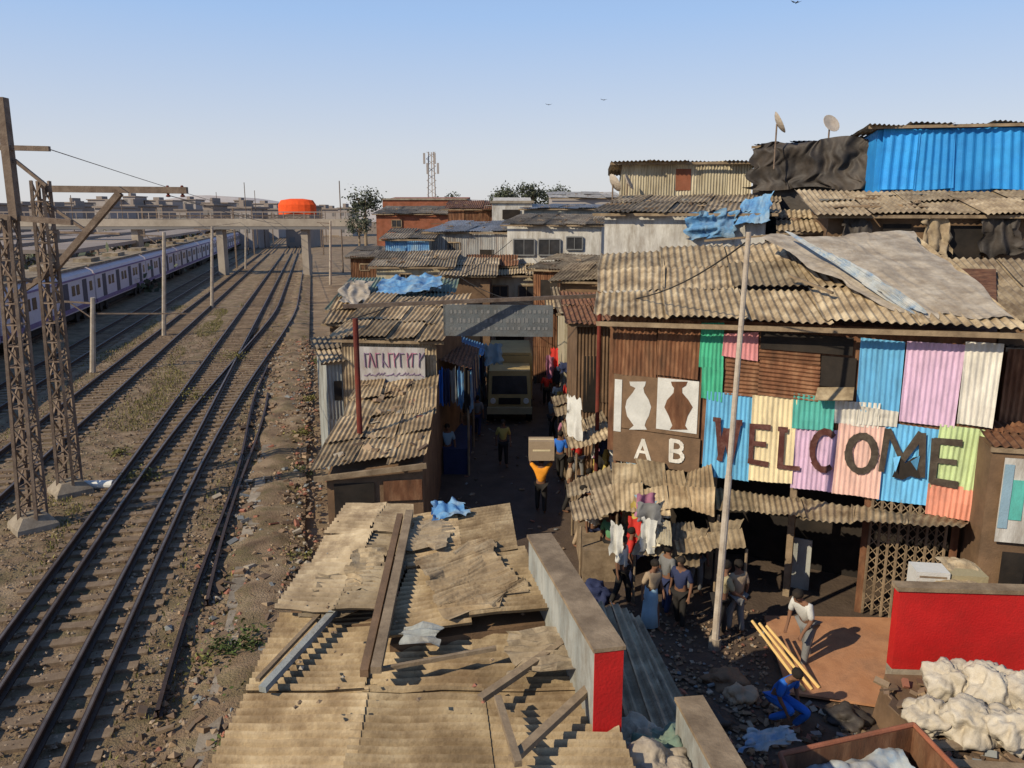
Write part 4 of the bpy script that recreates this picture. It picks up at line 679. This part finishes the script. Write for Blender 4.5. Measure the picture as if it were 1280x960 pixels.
# foreground props
for i in range(3):
    a=G(940+i*9,776+i*3,.8);b=G(1006+i*9,864-i*2,.15); MB().tube(a,b,.028,.032,8).build('bamboo_pole','bamboo',tg=('yellow bamboo pole slanting beside the bending man, %s from left'%['first','second','third'][i],'pole','bamboo poles by the bending man'))
def sack(x,y,z,s,l,m='sack'):
    q=G(x,y,z); MB().blob(q,s,.30,5,1.25,.20).build('sack',m,smooth=True,tg=(l,'sack','bulging sacks in front of the red wall'))
struct('rubble_platform',MB().hexa([V((5.9,8,0)),V((12,8,0)),V((12,12.3,0)),V((6.2,12.3,0)),V((5.9,8,.9)),V((12,8,.9)),V((12,12.2,.9)),V((6.3,12.2,.9))]),'brown')
for i,a in enumerate([(1188,856,1.3,(.40,.4,.38),'white upright sack nearest the red wall, left one'),(1240,866,1.35,(.44,.4,.42),'cream sack leaning under the red wall, middle one'),(1292,872,1.4,(.46,.4,.42),'large sack cut by the right frame edge, upper one'),(1162,896,1.15,(.36,.36,.26),'squat sack at the left end of the pile'),(1214,902,1.25,(.42,.38,.32),'sack at the front centre of the pile'),(1270,914,1.3,(.42,.36,.34),'cream sack at the front right of the pile')]): sack(*a)
o=lit(MB(),420,lambda:V((R.uniform(6.0,10),R.uniform(8.6,12.0),.92+R.random()*.06)),.2).build('platform_litter','litter'); tag(o,'boards and scraps under the sacks','litter',kind='stuff')
for i,(x0,y0,x1_,y1) in enumerate([(1140,935,1290,925),(1150,952,1300,962)]): plank(G(x0,y0,1.05),G(x1_,y1,1.1),.16,.05,'wood','tan board lying below the sacks, %s one'%['upper','lower'][i])
q=[G(975,945,1.6),G(1142,908,1.6),G(1215,985,1.6),G(1010,1040,1.6)]; r=thing('handcart','rusty red framed handcart with a grey blue sheet, cut by the bottom frame edge','cart',V((sum(x.x for x in q)/4,sum(x.y for x in q)/4,0)))
m=MB()
for i in range(4): a,b=q[i],q[(i+1)%4]; m.slab([a-Z*.5,b-Z*.5,b,a],.03)
m.slab([x-Z*.5 for x in q],.03); m.build('tray','rust',r); m=MB()
for i in range(4): m.tube(q[i]+Z*.03,q[(i+1)%4]+Z*.03,.035)
m.build('rim','brick',r)
for a in(q[0],q[3]): MB().tube(V((a.x+.3,a.y,.45)),V((a.x+.4,a.y,.45)),.45,n=18).build('wheel','c_black',r)
MB().tube(q[1]-Z*.5,V((q[1].x,q[1].y,0)),.03).build('leg','metal',r); MB().tube(q[2]-Z*.5,V((q[2].x,q[2].y,0)),.03).build('leg','metal',r)
MB().rag(q[0]-Z*.02+V((.05,-.03,0)),q[1]-Z*.05+V((-.25,-.03,0)),q[2]-Z*.1,q[3]-Z*.1,40,24,lambda u,v:-.22+.16*noise.noise(V((u*4,v*3,2)))+.07*noise.noise(V((u*14,v*9,2))),Z,.03).build('cart_cover','fade',smooth=True,tg=('crumpled grey blue sheet sagging in the handcart','sheet'))
MB().rag(G(925,940,.9),G(1000,928,.9),G(992,908,.9),G(935,912,.9),24,14,lambda u,v:.1*noise.noise(V((u*4,v*4,0)))+.04*noise.noise(V((u*15,v*8,0))),Z,.12).build('plastic_sheet','fade',smooth=True,tg=('pale blue grey plastic sheet left of the handcart','plastic sheet'))
for i,(x,y,z,s,m,l) in enumerate([(800,935,2.2,(.4,.4,.25),'tarpg','grey bundle on the low roof by the parapet, left one'),(835,950,2.3,(.35,.35,.3),'tarpt','darker bundle at the bottom frame edge between the parapets'),(812,960,2.5,(.4,.35,.25),'tarpg','pale bundle lowest at the bottom between the parapets')]): MB().blob(G(x,y,z),s,.4,5,1.4,.22).build('cloth_bundle',m,smooth=True,tg=(l,'bundle'))
for i,(x,y,s,m,l) in enumerate([(745,745,(.35,.3,.3),'c_navy','dark bundle on the ground by the first stall'),(905,850,(.35,.3,.18),'brown','brown heap right of the lamp pole foot'),(1060,900,(.35,.3,.18),'black','black bag below the tan pavement'),(880,895,(.4,.35,.2),'black','black bag behind the shorter parapet'),(925,870,(.28,.25,.2),'c_tan','tan bag between the brown heap and the crouching person')]): MB().blob(G(x,y,.1),s,.4,4,1.4,.2).build('rubbish_bag',m,smooth=True,tg=(l,'bag'))
for x,y,Y,l in((996,3,40,'dark bird at the top edge of the sky'),(686,131,60,'tiny bird left in the sky'),(755,125,60,'tiny bird right in the sky')):
    q=YP(x,y,Y); MB().face([q,q+V((-.28,.05,.1)),q+V((-.12,.15,.02))]).face([q,q+V((.28,.05,.09)),q+V((.1,.15,.02))]).tube(q+V((0,-.12,0)),q+V((0,.2,0)),.04,.015,6).build('bird','c_black',tg=(l,'bird'))
for a,b,l in((W(750,372,21.5),W(936,300,14),'cable from the gantry to the lamp pole'),(W(444,398,20),W(640,300,45),'cable from the gantry post to the whitewashed building'),(W(700,385,24),W(560,335,40),'cable crossing the lane behind the name board')):
    m=MB(); pr=a
    for k in range(1,13): f=k/12; q=a.lerp(b,f)-Z*(1.6*f*(1-f)); m.bar(pr,q,.022); pr=q
    m.build('cable','c_black',tg=(l,'cable'))
# ---------- camera, light
cd=bpy.data.cameras.new('camera'); cd.sensor_width=36; cd.lens=36*1000/1280; cd.clip_end=9000; cam=bpy.data.objects.new('camera',cd); C.objects.link(cam); cam.location=CAM; cam.rotation_euler=(pi/2-PT,0,0); SC.camera=cam
sd=V((.78,.58,-.66)).normalized()
ld=bpy.data.lights.new('sun','SUN'); ld.energy=5; ld.angle=rad(.5); ld.color=(1,.87,.65); lo=bpy.data.objects.new('sun',ld); C.objects.link(lo); lo.rotation_euler=sd.to_track_quat('-Z','Y').to_euler()
w=bpy.data.worlds.new('World'); SC.world=w; w.use_nodes=True; n=w.node_tree.nodes; l=w.node_tree.links; s=n.new('ShaderNodeTexSky'); s.sky_type='NISHITA'; s.sun_disc=False; s.sun_elevation=math.asin(-sd.z); s.sun_rotation=math.atan2(-sd.x,-sd.y); s.dust_density=1.0; s.ozone_density=1.0
# pale haze brightening the sky toward the horizon (depends on direction only)
tc=n.new('ShaderNodeTexCoord'); sx=n.new('ShaderNodeSeparateXYZ'); l.new(tc.outputs['Generated'],sx.inputs[0]); rp=n.new('ShaderNodeValToRGB'); l.new(sx.outputs['Z'],rp.inputs[0]); el=rp.color_ramp.elements
for _ in range(3): el.new(.5)
for i,(p_,c_) in enumerate([(0,(5.5,5.45,5.5)),(.07,(5.0,5.3,5.9)),(.22,(2.9,4.3,6.7)),(.45,(1.3,2.5,5.2)),(1,(.5,1.1,2.6))]): el[i].position=p_; el[i].color=(*[q/10 for q in c_],1)
sc=n.new('ShaderNodeVectorMath'); sc.operation='SCALE'; sc.inputs['Scale'].default_value=10; l.new(rp.outputs[0],sc.inputs[0])
ad=n.new('ShaderNodeMixRGB'); ad.blend_type='MIX'; ad.inputs[0].default_value=.88; l.new(s.outputs[0],ad.inputs[1]); l.new(sc.outputs[0],ad.inputs[2])
l.new(ad.outputs[0],n['Background'].inputs[0]); n['Background'].inputs[1].default_value=.13
SC.view_settings.view_transform='Standard'; SC.view_settings.look='None'; SC.view_settings.exposure=0
